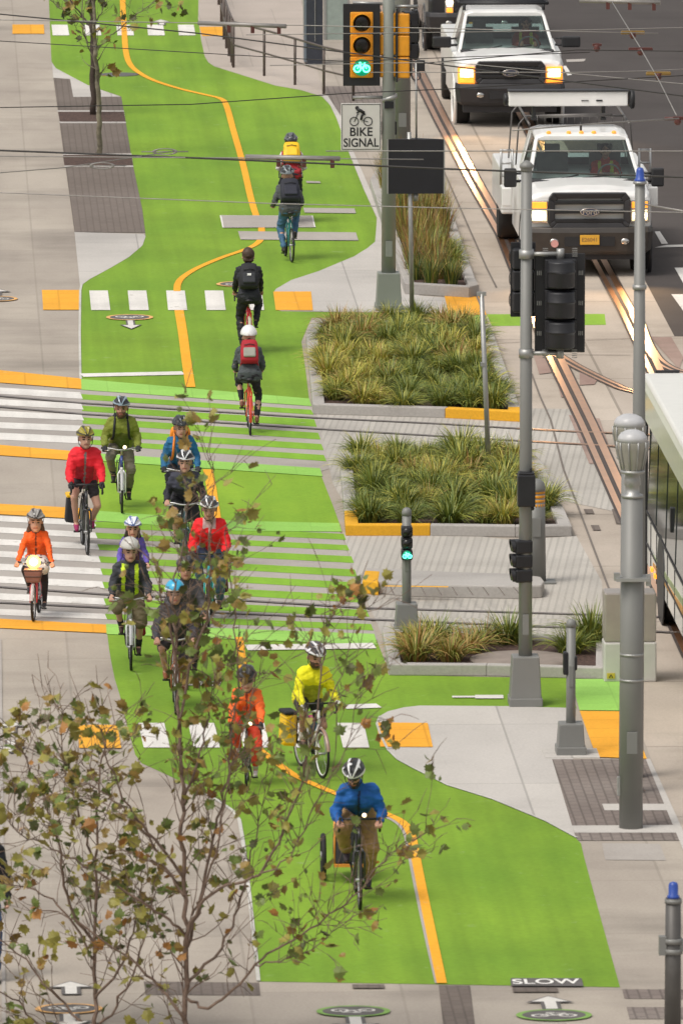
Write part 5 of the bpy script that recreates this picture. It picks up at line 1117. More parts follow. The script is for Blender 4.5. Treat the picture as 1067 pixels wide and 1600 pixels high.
# BIKE SIGNAL sign
q = P3(564, 198, b.y - .10); sw_, sh_ = 62.5 / scale_at(q), 74 / scale_at(q)
sg = thing('bike_signal_sign', q, 'white sign reading BIKE SIGNAL with a cyclist symbol below the green bike signal', 'sign')
mb = MB(); mb.box((0, 0, 0), (sw_, .012, sh_)); pl = mb.build('sign_panel', M_signw, sg, bevel=.025)
T = lambda z, x=0: Matrix.Translation((x, -.009, z)) @ Matrix.Rotation(pi / 2, 4, 'X')
mb = MB()
for x0, x1, z0_, z1_ in ((-.5, .5, .482, .470), (-.5, .5, -.470, -.482)): mb.box((0, -.0075, sh_ * (z0_ + z1_) / 2), (sw_ * .95, .004, .008))
for s in (-1, 1): mb.box((s * sw_ * .475, -.0075, 0), (.008, .004, sh_ * .955))
mb.build('border', M_signk, pl)
text_mesh('lettering', 'BIKE', .185, M_signk, pl, T(-.115 * sh_), .98); text_mesh('lettering', 'SIGNAL', .185, M_signk, pl, T(-.345 * sh_), .86)
mb = MB()
for sx in (-1, 1): mb.torus((sx * .105, -.009, .105 * sh_ / .72), .064, .007, 'Y', 28, 6)
for pts, rr in (([(-.105, .09), (-.075, .155), (-.06, .20)], .006), ([(.105, .09), (.02, .11)], .005), ([(.0, .12), (.015, .19), (.06, .215)], .018), ([(-.06, .285), (-.01, .262), (.045, .225)], .024), ([(-.07, .225), (-.045, .235), (-.01, .26)], .011), ([(-.06, .205), (-.04, .205)], .007)):
    mb.tube([(x, -.010, z + .01) for x, z in pts], rr, 8)
mb.ell((-.062, -.010, .312), (.03, .006, .03), 14); mb.xf(Matrix.Translation((0, 0, -.022))); mb.build('cyclist_symbol', M_signk, pl)
# tall tram pole hidden behind, black message board on its own post
bt = G(628, 272); pole('tram_wire_pole', bt, 'thick grey pole standing behind the signal pole and the black board', 'pole', 7.5, .15, .13, M_pole, cap=None)
b2 = G(644, 513)
sb = thing('sign_board_post', b2, 'slim post in the flower bed holding a black folded sign board', 'sign post')
zt, zb = height(b2, 217), height(b2, 302); mb = MB(); mb.tube([(0, 0, 0), (-.05, .02, zt + .1)], [.036, .032], 12); mb.build('post', M_galv, sb)
mb = MB(); mb.tube([(.06, .04, zt), (.055, .04, height(b2, 95))], .016, 8); mb.tube([(.05, .04, zb - .12), (.05, .04, zb)], .04, 10); mb.build('upper_rod', M_galv, sb)
xw = 44 / scale_at(b2)
mb = MB(); mb.hull([(-xw + .05, -.06, zb), (xw + .05, -.06, zb), (.06, .16, zb), (.04, .16, zb), (-xw + .05, -.06, zt), (xw + .05, -.06, zt), (.06, .16, zt), (.04, .16, zt)]); bd = mb.build('board', mat('black sign back', (.012, .012, .017), .45), sb)
mb = MB()
for s in (-1, 1): mb.box((s * (xw - .0) + .05, -.05, (zt + zb) / 2), (.02, .04, zt - zb)) 
mb.build('frame', M_galv, bd)
q = P3(655, 118, b2.y + .04); mb = MB(); mb.torus((q.x - b2.x - .05, .04, q.z), .07, .008, 'Y', 24, 6); mb.box((q.x - b2.x + .02, .04, q.z + .15), (.12, .1, .16)); mb.build('cable_loop', M_sigb, sb)

# slim post leaning in the second planter, striped post, button post, short bike signal
b = G(764, 748); r = thing('sign_post', b, 'slim leaning grey post standing in the middle planting bed', 'post')
t = P3(752, 459, b.y) - b; mb = MB(); mb.tube([(0, 0, 0), (t.x, t.y, t.z)], [.036, .033], 10); mb.build('shaft', M_galv, r); mb = MB(); mb.box((t.x, t.y, t.z), (.12, .06, .05)); mb.box((t.x + .02, 0, t.z * .62), (.06, .08, .05)); mb.build('bracket', M_galv, r)
b = G(836, 911); r = pole('striped_post', b, 'grey post with yellow bands at its top near the platform kerb', 'post', height(b, 762), .135, .115, M_pole)
mb = MB(); zz = height(b, 792)
for i in range(4): mb.lathe([(.119, 0), (.119, .035)], c=(0, 0, zz + .01 + i * .055), n=20)
mb.build('yellow_band', M_sigy, r); mb = MB(); mb.box((.04, 0, .015), (.42, .34, .03)); mb.build('foot_plate', M_pole, r)
b = G(891, 1178); r = pole('button_post', b, 'short grey push button post on a square tapered base', 'button post', height(b, 974), .054, .052, M_pole, base=(.32, .36))
mb = MB(); mb.box((0, 0, -.003), (.62, .62, .03)); mb.build('plinth', M_conc2, r); mb = MB(); mb.box((-.06, 0, height(b, 1036)), (.06, .1, .26)); mb.box((.055, 0, height(b, 1036)), (.03, .09, .16)); mb.build('push_button', M_sigb, r, bevel=.015)
b = G(635, 990); r = pole('short_signal_post', b, 'short grey post with rounded cap holding the small green signal', 'signal post', height(b, 800), .056, .056, M_pole, base=(.295, .38))
z0 = height(b, 874); hh = (height(b, 820) - z0) / 3; ss = signal('small_bike_signal', (b.x, b.y - .13, z0), 'small black bike signal with a green lamp on the short post', 'traffic light', 3, M_sigb, None, lens={0: M_grn}, r=.055, hw=.135, hh=hh, visor=False)
bike_glyph(ss, hh * .5, .55, M_grnb, -.045)

# centre pole with the big black signal seen from behind
b = G(820, 1101); r = pole('signal_pole', b, 'grey signal pole on a big tapered base beside the green crossing', 'signal pole', height(b, 262), .082, .063, M_pole, base=(.37, .58))
zc = height(b, 252); mb = MB(); mb.lathe([(.075, 0), (.085, .03), (.06, .06), (.02, .09)], c=(0, 0, zc - .08), n=18); mb.build('finial', M_pole, r)
za, zb_ = height(b, 397), height(b, 552); xs = (873 - 820) / scale_at(V((b.x, b.y, 4)))
for z in (za, zb_):
    mb = MB(); mb.tube([(0, 0, z), (xs, 0, z)], .026, 10); mb.tube([(xs, 0, z - .06), (xs, 0, z + .06)], .045, 10); mb.tube([(0, 0, z - .05), (0, 0, z + .05)], .085, 14); mb.build('bracket_arm', M_galv, r)
hh = (za - zb_ - .10) / 3
signal('traffic_signal', (b.x + xs, b.y + .10, zb_ + .05), 'large black signal with louvred backplate seen from behind', 'traffic light', 3, M_sigb, M_sigb, rz=pi, hw=.36, hh=hh, back_w=.58, back_pad=.05, louvre=True)
q = P3(818, 497, b.y + .2); signal('traffic_signal', (b.x - .02, b.y + .35, height(b, 492)), 'black signal half hidden directly behind the centre signal pole', 'traffic light', 3, M_sigb, M_sigb, rz=pi, hw=.25, hh=.25, back_w=.29, back_pad=.06)
z0 = height(b, 789); z1 = height(b, 739); mb = MB(); mb.box((0, 0, 0), (.205, .19, z1 - z0)); mb.box((.0, 0, (z1 - z0) / 2 + .012), (.19, .17, .03)); mb.box((.05, -.04, (z1 - z0) / 2 + .05), (.03, .03, .06)); mb.box((.07, -.05, -(z1 - z0) / 2 - .02), (.04, .05, .05))
tag(mb.build('control_box', M_sigb, loc=(b.x, b.y - .09, (z0 + z1) / 2), bevel=.02), 'black control box strapped to the centre signal pole', 'control box')
z0 = height(b, 910); hh = (height(b, 842) - z0) / 3
signal('pedestrian_signal', (b.x - .13, b.y - .02, z0), 'dark rounded signal head on the left of the centre signal pole', 'traffic light', 3, M_sigb, None, rz=R_(-82), hw=.17, hh=hh, r=.075, vl=.055)

# big lamp pole, tall pole with blue cap and lamp behind it, pole at the bottom right
M_lampg = mat('frosted lamp glass', (.27, .26, .22), .12, var=.1, spec=.7); M_lamptop = mat('white lamp top', (.46, .46, .47), .35)
def acorn(root, z, r, x=0, y=0):
    mb = MB(); mb.lathe([(r * .62, 0), (r * .66, .03), (r * .95, r * 1.5), (r * .98, r * 1.9), (r * .9, r * 2.25)], c=(x, y, z), n=24); lo = mb.build('lamp_globe', M_lampg, root)
    mb = MB(); mb.lathe([(r * .97, r * 2.0), (r * .93, r * 2.3), (r * .75, r * 2.55), (r * .4, r * 2.72), (.004, r * 2.78)], c=(x, y, z), n=24); mb.build('lamp_top', M_lamptop, lo)
    mb = MB()
    for i in range(10):
        a = 2 * pi * i / 10; mb.tube([(x + cos(a) * r * f, y + sin(a) * r * f, z + r * h) for f, h in ((.66, .05), (.84, .8), (.98, 1.5), (1.01, 2.0))], .010, 6)
    mb.torus((x, y, z + .01), r * .68, .02, 'Z', 24, 6); mb.build('lamp_rib', M_galv, lo)
b = G(985, 1294); zt = height(b, 777); r = pole('street_lamp', b, 'thick grey street lamp with ribbed acorn globe on brick paving', 'street lamp', zt, .128, .112, M_pole, cap=None)
mb = MB(); mb.lathe([(.118, -.0), (.118, .03), (.075, .04), (.075, .12), (.09, .14), (.085, .2), (.075, .24), (.10, .27)], c=(0, 0, zt), n=20); mb.build('neck', M_galv, r)
acorn(r, zt + .27, .168)
mb = MB()
for yy, rr in ((905, .128), (1022, .124), (1062, .125)): mb.lathe([(rr + .004, -.012), (rr + .004, .012)], c=(0, 0, height(b, yy)), n=20)
zq = height(b, 903); mb.box((0, -.02, zq), (.36, .30, .035)); mb.box((-.17, -.1, zq + .03), (.06, .08, .08)); mb.box((.17, -.1, zq - .01), (.05, .08, .12)); mb.build('clamp_band', M_galv, r)
mb = MB(); mb.box((-.135, 0, height(b, 1228)), (.03, .08, .2)); mb.build('hand_hole', M_galv, r)
b2 = G(991, 1215); r = thing('blue_cap_pole', b2, 'tall slim grey pole with blue glass cap rising behind the thick lamp', 'pole')
h = height(b2, 283); mb = MB(); mb.tube([(0, 0, 0), (0.03, 0, h * .55), (0.03, 0, h)], [.095, .072, .056], 18); mb.build('shaft', M_pole, r)
mb = MB(); mb.lathe([(.062, 0), (.062, .02), (.048, .03), (.043, .12), (.03, .145), (.002, .152)], c=(.03, 0, h), n=18); mb.build('blue_cap', M_blue, r); mb = MB(); mb.lathe([(.075, -.03), (.075, .0)], c=(.03, 0, h), n=18); mb.build('collar', M_galv, r); mb = MB(); mb.lathe([(.078, 0), (.078, .05)], c=(.03, 0, height(b2, 452)), n=18); mb.build('collar', M_galv, r)
bq = G(980, 1240)
r = thing('street_lamp', bq, 'second acorn street lamp half hidden behind the thick lamp pole', 'street lamp'); zt = height(bq, 716)
mb = MB(); mb.tube([(0, 0, 0), (0, 0, zt)], [.10, .085], 16); mb.build('shaft', M_pole, r); acorn(r, zt, .178)
b = G(1050, 1640); h = height(b, 1403); r = thing('blue_cap_pole', b, 'short grey pole with blue cap and clamps at the lower right', 'pole')
mb = MB(); mb.tube([(0, 0, 0), (0, 0, h)], [.082, .074], 18); mb.build('shaft', mat('dark grey pole paint', (.095, .09, .085), .5, .2), r)
mb = MB(); mb.lathe([(.06, 0), (.06, .02), (.047, .03), (.046, .125), (.034, .15), (.002, .158)], c=(0, 0, h), n=18); mb.build('blue_cap', M_blue, r)
for yy in (1470, 1486):
    mb = MB(); mb.lathe([(.092, -.025), (.092, .025)], c=(0, 0, height(b, yy)), n=18); mb.build('clamp', M_pole, r)
for q_, d_ in (((-.1, 0, height(b, 1477)), (.07, .1, .18)), ((.12, 0, height(b, 1477)), (.12, .1, .1))):
    mb = MB(); mb.box(q_, d_); mb.build('bracket', M_pole, r)
mb = MB(); mb.lathe([(.082, -.02), (.082, .02)], c=(0, 0, h - .03), n=18); mb.build('collar', M_pole, r)

# white cabinet behind the lamp pole
b = G(984, 1066); w_ = 82 / scale_at(b); z1 = height(b, 1004); z2 = height(b, 927); cb = thing('electrical_cabinet', (b.x, b.y + .2, 0), 'pale two tone electrical cabinet standing behind the thick lamp pole', 'cabinet')
mb = MB(); mb.box((0, 0, z1 / 2), (w_, .42, z1)); mb.build('lower_door', M_cab, cb, bevel=.02); mb = MB(); mb.box((0, .01, (z1 + z2) / 2 + .002), (w_ * .99, .40, z2 - z1)); mb.build('upper_housing', M_cab2, cb, bevel=.02)
mb = MB(); mb.box((-w_ * .37, -.215, .08), (.095, .01, .065)); st_ = mb.build('warning_sticker', mat('yellow sticker', (.6, .45, .05), .5), cb); mb = MB(); mb.tube([(-w_ * .37 - .02, -.222, .06), (-w_ * .37, -.222, .095), (-w_ * .37 + .02, -.222, .06)], .006, 5); mb.build('warning_mark', M_signk, st_)

# railings at the top, dark slab pillar, glass wall
M_rail2 = mat('brown railing steel', (.11, .085, .075), .5, .3)
pts = [(365, 106), (413, 119), (461, 133), (506, 147), (552, 158)]; W3 = [G(*p) for p in pts]
r = thing('handrail', W3[0], 'thin brown steel handrail beside the path near the top of the picture', 'handrail'); o_ = W3[0]
hts = [height(W3[0], 35), height(W3[1], 46), height(W3[2], 59), height(W3[3], 73), height(W3[4], 86)]
hm_ = sum(hts) / 5
for p in W3:
    mb = MB(); q = p - o_; mb.tube([(q.x, q.y, 0), (q.x, q.y, hm_)], .026, 8); mb.build('post', M_rail2, r)
mb = MB(); mb.tube([(p.x - o_.x, p.y - o_.y, hm_) for p in W3], .022, 8); mb.build('top_rail', M_rail2, r)
mb = MB(); mb.tube([(p.x - o_.x, p.y - o_.y, hm_ * .5) for p in W3], .018, 8); mb.build('middle_rail', M_rail2, r)
pts = [(364, 103), (362, 98), (358, 88), (354, 76), (350, 62), (346, 40), (342, 8), (338, -30)]; W3 = [G(*p) for p in pts]; o_ = W3[0]
r = thing('handrail', W3[0], 'dense brown railing running away to the top edge from the handrail corner', 'handrail')
for p in W3:
    mb = MB(); q = p - o_; mb.tube([(q.x, q.y, 0), (q.x, q.y, hm_)], .026, 8); mb.build('post', M_rail2, r)
for f, nm in ((1, 'top_rail'), (.5, 'middle_rail')):
    mb = MB(); mb.tube([(p.x - o_.x, p.y - o_.y, hm_ * f) for p in W3], .022, 8); mb.build(nm, M_rail2, r)
b = G(489, 99); sl_ = thing('information_pillar', b, 'dark blue slab pillar behind the handrail at the top edge', 'pillar')
mb = MB(); mb.box((.03, 0, 1.3), (.30, .5, 2.6)); mb.build('slab', mat('slate blue panel', (.035, .04, .055), .35), sl_, bevel=.01); mb = MB(); mb.box((-.155, 0, 1.3), (.05, .48, 2.5)); mb.build('edge_panel', mat('blue grey panel', (.14, .17, .20), .3), sl_); mb = MB(); mb.box((.03, -.26, 1.5), (.012, .02, 2.1)); mb.build('seam', M_galv, sl_)
b = G(526, 62); gw_ = thing('glass_shelter', b, 'pale glass shelter wall at the top edge left of the bike signal', 'shelter')
mb = MB(); mb.box((0, 0, 1.3), (.42, .06, 2.6)); mb.build('glass_pane', mat('pale shelter glass', (.30, .36, .33), .1, spec=.7), gw_); mb = MB()
for s in (-1, 1): mb.box((s * .23, 0, 1.3), (.05, .09, 2.6))
mb.box((0, -.02, .9), (.42, .06, .05)); mb.build('frame', M_galv, gw_)
# ------------------------------------------------------------------ planters, grasses, trees, overhead wires
M_kerb = ground_mat('kerb concrete', (.40, .375, .35), (.46, .435, .41), stain=.25); M_kerby = ground_mat('yellow kerb paint', (.74, .38, .03), (.82, .43, .03), stain=.2, wear=((.5, .42, .2), .70))
GRASS = [mat('blade ' + n, c, .5, var=.25, scale=3) for n, c in (('deep', (.065, .105, .020)), ('green', (.15, .20, .032)), ('olive', (.29, .30, .045)), ('yellow', (.52, .47, .08)), ('straw', (.46, .30, .09)), ('rust', (.32, .15, .045)))]
def kerb(name, label, pts, h, wd, yellow=(), closed=True):
    """raised kerb: pts are picture points of its outer top... laid on the ground; segments in `yellow` are painted"""
    W = [G(*p) for p in pts]; c = sum(W, V()) / len(W); o = W[0].copy(); root = thing(name, o, label, 'kerb')
    n = len(W)
    inner = []
    for i in range(n):
        a, b, d = W[i - 1], W[i], W[(i + 1) % n]
        t1 = (b - a).normalized(); t2 = (d - b).normalized(); n1 = V((-t1.y, t1.x, 0)); n2 = V((-t2.y, t2.x, 0))
        if n1.dot(c - b) < 0: n1 = -n1
        if n2.dot(c - b) < 0: n2 = -n2
        m_ = (n1 + n2); m_ = m_ / max(.35, m_.length_squared / 2); inner.append(b + m_ * wd)
    for i in range(n):
        j = (i + 1) % n; m = MB(); a, b, c2, d = (W[i] - o, W[j] - o, inner[j] - o, inner[i] - o)
        up = V((0, 0, h)); m.hull([a, b, c2, d, a + up, b + up, c2 + up, d + up]); m.build('kerb_stone', M_kerby if i in yellow else M_kerb, root, bevel=.015)
    m = MB(); m.face([(p - o) + V((0, 0, h * .6)) for p in inner]); m.build('soil', M_mulch, root); return root, inner
TUFTS = []
def tuft_mesh(i, pal, nb=150, ln=.54, droop=1.0, wd=.0125):
    rnd = random.Random(100 + i); m = MB()
    for b in range(nb):
        m.mi = rnd.choice(pal); a = rnd.uniform(0, 2 * pi); r0 = rnd.uniform(0, .12); L = ln * rnd.uniform(.6, 1.15); out = rnd.uniform(.35, 1.12) * droop; w_ = wd * rnd.uniform(.7, 1.3)
        d = V((cos(a), sin(a), 0)); sd = V((-sin(a), cos(a), 0)); prev = None; rad = rnd.uniform(-.6, .6); sd = (sd * cos(rad) + V((0, 0, 1)) * sin(rad)).normalized()
        for q in range(6):
            t = q / 5; p = d * (r0 + L * out * .72 * t ** 1.25) + V((0, 0, L * (t * .98 - .72 * out * t ** 2.0))); ww = w_ * (1 - t ** 1.6) + .001
            cur = (m.bm.verts.new(p + sd * ww / 2), m.bm.verts.new(p - sd * ww / 2))
            if prev:
                f = m.bm.faces.new((prev[0], prev[1], cur[1], cur[0])); f.material_index = m.mi; f.smooth = True
            prev = cur
    me = bpy.data.meshes.new('grass_clump'); m.bm.to_mesh(me); m.bm.free()
    for g_ in GRASS: me.materials.append(g_)
    return me
TM = {'green': [tuft_mesh(i, (0, 1, 1, 2, 2, 1), 360) for i in range(3)], 'mix': [tuft_mesh(10 + i, (0, 1, 2, 2, 3, 1), 360) for i in range(4)], 'gold': [tuft_mesh(20 + i, (1, 2, 3, 3, 3, 4), 340) for i in range(3)], 'rust': [tuft_mesh(30 + i, (1, 2, 4, 5, 4, 2), 260) for i in range(3)], 'wild': [tuft_mesh(40 + i, (0, 2, 4, 5, 5, 2), 170, .75, .5, .012) for i in range(4)], 'wildgreen': [tuft_mesh(50 + i, (0, 0, 1, 2, 0, 4), 170, .6, .55, .012) for i in range(2)]}
def inside(p, poly):
    r = False; n = len(poly)
    for i in range(n):
        a, b = poly[i], poly[i - 1]
        if (a.y > p.y) != (b.y > p.y) and p.x < (b.x - a.x) * (p.y - a.y) / (b.y - a.y) + a.x: r = not r
    return r
def fill(poly, step, kinds, label, group, z, smin=.7, smax=1.25, skip=None, ystep=None, seed=1):
    rnd = random.Random(seed); xs = [p.x for p in poly]; ys = [p.y for p in poly]; y = min(ys); n = 0; row = 0
    while y < max(ys):
        x = min(xs) + (step / 2 if row % 2 else 0)
        while x < max(xs):
            p = V((x + rnd.uniform(-.13, .13), y + rnd.uniform(-.15, .15), z)); ok = all(inside(p + V((dx, dy, 0)), poly) for dx, dy in ((.04, 0), (-.04, 0), (0, .1), (0, -.1)))
            kd = rnd.choices(*kinds(p))[0] if callable(kinds) else rnd.choice(kinds)
            if ok and not (skip and skip(p)):
                me = rnd.choice(TM[kd]); o = bpy.data.objects.new('grass_clump', me); col.objects.link(o); o.location = p; s = rnd.uniform(smin, smax)
                o.rotation_euler = (0, 0, rnd.uniform(0, 6.28)); o.scale = (s, s, s * rnd.uniform(.85, 1.15)); tag(o, label, 'plant', group); n += 1
            x += step
        y += ystep or step; row += 1
    print(group, n)
# planter 1 (upper), 2 (middle), 3 (lower), and the tall grass bed beside the lane
r1, in1 = kerb('planter_kerb', 'raised kerb with yellow right corner round the upper planting bed', [(478, 536), (489, 648), (695, 654), (813, 660), (812, 652), (766, 522), (700, 517), (488, 515)], .15, .17, yellow=(2, 3))
in1[7] = G(492, 512); in1[6] = G(700, 506)
def k1(p):
    q = proj(p)
    if q[0] < 590 and q[1] > 565: return ['gold', 'mix'], [6, 1]
    if q[1] > 585 and q[0] > 600: return ['green', 'mix'], [5, 2]
    return ['mix', 'gold', 'rust', 'green'], [5, 3, 2.6, 1.2]
fill(in1, .44, k1, 'arching grass clump in the upper kerbed planting bed', 'grass clumps in the upper bed', .06, ystep=.58, seed=3)
r2, in2 = kerb('planter_kerb', 'raised kerb with yellow left corner round the middle planting bed', [(531, 740), (538, 815), (540, 838), (672, 838), (805, 840), (893, 839), (888, 828), (848, 740), (825, 716), (560, 722)], .15, .17, yellow=(1, 2))
in2[8] = G(825, 715); in2[9] = G(545, 716)
def k2(p):
    q = proj(p)
    if q[1] > 790 and 640 < q[0] < 800: return ['gold', 'mix', 'green'], [3, 3, 2]
    if q[0] < 640 and q[1] > 760: return ['mix', 'green'], [2, 3]
    return ['mix', 'gold', 'rust', 'green'], [5, 2.8, 2.2, 2]
fill(in2, .44, k2, 'arching grass clump in the middle kerbed planting bed', 'grass clumps in the middle bed', .06, ystep=.58, seed=5, skip=lambda p: proj(p)[0] > 872)
r3, in3 = kerb('planter_kerb', 'low plain kerb round the lower bed of rusty grass and mulch', [(597, 1000), (608, 1056), (760, 1057), (950, 1062), (950, 1012), (700, 1004)], .14, .15)
def sk3(p):
    q = proj(p); return q[0] < 648 or (q[1] > 1020 and 745 < q[0] < 885) or q[0] > 945
fill(in3, .42, lambda p: (['rust', 'mix'], [4, 2]) if proj(p)[0] < 750 and proj(p)[1] > 1022 else (['rust', 'green', 'mix', 'gold'], [1.6, 1, 2, 1]), 'rusty green grass clump in the lower mulch bed', 'grass clumps in the lower bed', .05, .95, 1.3, skip=sk3, ystep=.7, seed=8)
c = G(815, 1030, .1); m = MB(); m.lathe([(.62, 0), (.62, .03), (.5, .05), (.002, .055)], c=(c.x, c.y, .08), n=32); tag(m.build('manhole_cover', mat('grey brown cover', (.26, .215, .185), .7)), 'round grey brown cover in the lower planting bed behind the centre pole', 'manhole cover')
r4, in4 = kerb('planter_kerb', 'long kerb round the tall wild grass bed beside the tram lane', [(578, 296), (632, 460), (733, 466), (748, 462), (742, 452), (697, 322), (682, 278), (590, 276)], .18, .16)
fill(in4, .36, lambda p: (['wild', 'wildgreen'], [3, 1]) if proj(p)[1] < 385 else (['wild', 'wildgreen', 'mix'], [2, 4, 1]), 'tall reddish wild grass tuft in the bed beside the tram lane', 'wild grass tufts by the lane', .1, .85, 1.2, ystep=.72, seed=11)
# kerb island between planter 2 and 3, narrow with yellow nose
W4 = [(567, 926), (640, 934), (812, 937), (846, 935), (850, 929), (845, 922), (800, 917), (700, 914), (572, 908)]
Wp = [G(*p) for p in W4]; o = Wp[0].copy(); isl = thing('kerb_island', o, 'narrow raised concrete island with a yellow nose between the tram tracks', 'kerb island')
m = MB(); m.prism([(p - o).xy for p in Wp], 0, .17); m.build('island_slab', M_kerb, isl, bevel=.02); nose = [G(*p) for p in ((566, 928), (591, 931.5), (594, 914), (570, 912.5))]
m = MB(); m.prism([(p - o).xy for p in nose], 0, .175); m.build('yellow_nose', M_kerby, isl, bevel=.02)
m = MB()
for i in range(9):
    a = G(610 + i * 24, 917.5, .17) - o; b = G(616 + i * 24.6, 931, .17) - o; m.stroke([a.xy, b.xy], .02, .173)
a = G(600, 916, .17) - o; b = G(700, 917.5, .17) - o; m.build('joint', M_joint, isl); m = MB(); m.stroke([a.xy, b.xy], .09, .175); m.build('yellow_edge', M_kerby, isl)

# ---------------------------------------------------------------- trees
M_bark = mat('grey brown bark', (.185, .125, .092), .85, var=.35, scale=14, bump=.6); M_bark2 = mat('dark bark', (.060, .042, .034), .9, var=.3, scale=14, bump=.6); M_bark3 = mat('mottled bark', (.17, .15, .105), .85, var=.5, scale=9, bump=.4)
LEAF = [mat('leaf ' + n, c, .55, var=.2, scale=8) for n, c in (('green', (.125, .17, .03)), ('olive', (.25, .225, .04)), ('bronze', (.25, .165, .034)), ('orange', (.33, .15, .03)), ('dark', (.075, .085, .02)))]
LOUT = [(0, 0), (.18, -.06), (.34, .05), (.30, .16), (.52, .26), (.40, .38), (.46, .56), (.26, .56), (.18, .74), (.10, .70), (0, 1.0)]
LOUT = LOUT + [(-x, y) for x, y in LOUT[-2:0:-1]]
def leaf(m, p, d, s, mi, rnd):
    d = d.normalized(); q = V((rnd.uniform(-1, 1), rnd.uniform(-1, 1), rnd.uniform(-1, 1))); sd = d.cross(q)
    if sd.length < .05: sd = d.orthogonal()
    sd.normalize(); nn = d.cross(sd); c = m.bm.verts.new(p + d * s * .35 + nn * s * .05)
    vs = [m.bm.verts.new(p + d * (y * s) + sd * (x * s) - nn * (abs(x) * s * .28 + .1 * s * y * y)) for x, y in LOUT]
    for i in range(len(vs)):
        f = m.bm.faces.new((c, vs[i], vs[(i + 1) % len(vs)])); f.material_index = mi
def tree(name, label, Y, limbs, bark, nleaf, leafs, seed, px_min=None, weights=(3, 4, 3, 1, 2), twig=(.35, .85), leaf_top=1e9, leaf_n=(1, 3), along=.2, leafmask=None, thin=.8):
    rnd = random.Random(seed); root_p = G(*limbs[0][0][0]) if Y is None else None
    b0 = D(*limbs[0][0][0], Y); base = V((b0.x, b0.y, 0)); root = thing(name, base, label, 'tree'); tr = MB(); cr = MB(); tips = []
    for pts, r0, r1, dy in limbs:
        P = []; n = len(pts)
        for i, q in enumerate(pts):
            t = i / max(1, n - 1); P.append(D(q[0], q[1], Y + dy[0] + (dy[1] - dy[0]) * t) - base)
        P = smooth_path(P, 5); N = len(P); rr = [(r0 + (r1 - r0) * i / (N - 1)) * thin for i in range(N)]
        for i in range(1, N - 1): P[i] = P[i] + V((rnd.gauss(0, .012), rnd.gauss(0, .04), rnd.gauss(0, .012)))
        tr.tube(P, rr, 8)
        L = sum((P[i + 1] - P[i]).length for i in range(N - 1))
        for i in range(int(N * along), N):
            if r0 > .07 and i < N * .35: continue
            k = rnd.choice((0, 1, 1, 2)) if i < N - 1 else 2
            for _ in range(k):
                d = (P[min(i + 1, N - 1)] - P[i - 1]).normalized(); o = V((rnd.gauss(0, 1), rnd.gauss(0, 1), rnd.gauss(.15, .6))); o = (o - d * o.dot(d)).normalized()
                tips.append((P[i], (d * rnd.uniform(.4, 1.0) + o * rnd.uniform(.5, 1.0)).normalized(), rnd.uniform(*twig), max(.0045, rr[i] * .34)))
    lv = []
    for p, d, L, r in tips:
        q = p; pts = [p]; dd = d
        for s in range(4):
            dd = (dd + V((rnd.gauss(0, .22), rnd.gauss(0, .22), rnd.gauss(.08, .2)))).normalized(); q = q + dd * L / 4; pts.append(q)
            if rnd.random() < .55:
                e = (dd + V((rnd.gauss(0, .7), rnd.gauss(0, .7), rnd.gauss(.1, .5)))).normalized(); l2 = L * rnd.uniform(.25, .5); tr.tube([q, q + e * l2 * .5 + V((0, 0, .01)), q + e * l2], [.0042, .003, .002], 5); lv.append((q + e * l2, e)); lv.append((q + e * l2 * .6, e))
        tr.tube(pts, [r, r * .8, r * .6, r * .45, .003], 5); lv += [(pts[-1], dd), (pts[-2], dd), (pts[2], d)]
    if leafmask: lv = [a for a in lv if rnd.random() < leafmask(*proj(a[0] + base))]
    rnd.shuffle(lv); cnt = 0
    for p, d in lv:
        if cnt >= nleaf: break
        n = rnd.randint(*leaf_n); mi0 = rnd.choices(range(5), weights)[0]
        for _ in range(n):
            o = (d + V((rnd.gauss(0, .8), rnd.gauss(0, .8), rnd.gauss(-.25, .6)))).normalized(); mi = mi0 if rnd.random() < .65 else rnd.choices(range(5), weights)[0]
            st = p + V((rnd.gauss(0, .05), rnd.gauss(0, .06), rnd.gauss(0, .05))); leaf(cr, st, o, rnd.uniform(*leafs), mi, rnd); cnt += 1
    print(name, 'leaves', cnt, 'sites', len(lv))
    tr.build('trunk', bark, root); me = bpy.data.meshes.new('crown'); cr.bm.to_mesh(me); cr.bm.free()
    for l_ in LEAF: me.materials.append(l_)
    o = bpy.data.objects.new('crown', me); col.objects.link(o); o.parent = root
    return root
z0 = (0, 0)
def fm(x, y):
    if 490 < x < 615 and 1170 < y < 1425: return .06
    if 240 < x < 306 and 890 < y < 960: return .04
    if 292 < x < 352 and 765 < y < 870: return .25
    if 168 < x < 238 and 800 < y < 930: return .12
    if y < 780: return .5 if x < 400 else .0
    if y < 1010: return .75 if x < 380 else .35
    if x < 200 and y < 1060: return .0
    if x > 560: return .35
    if x > 420: return .5
    return .7 if y < 1130 else .6
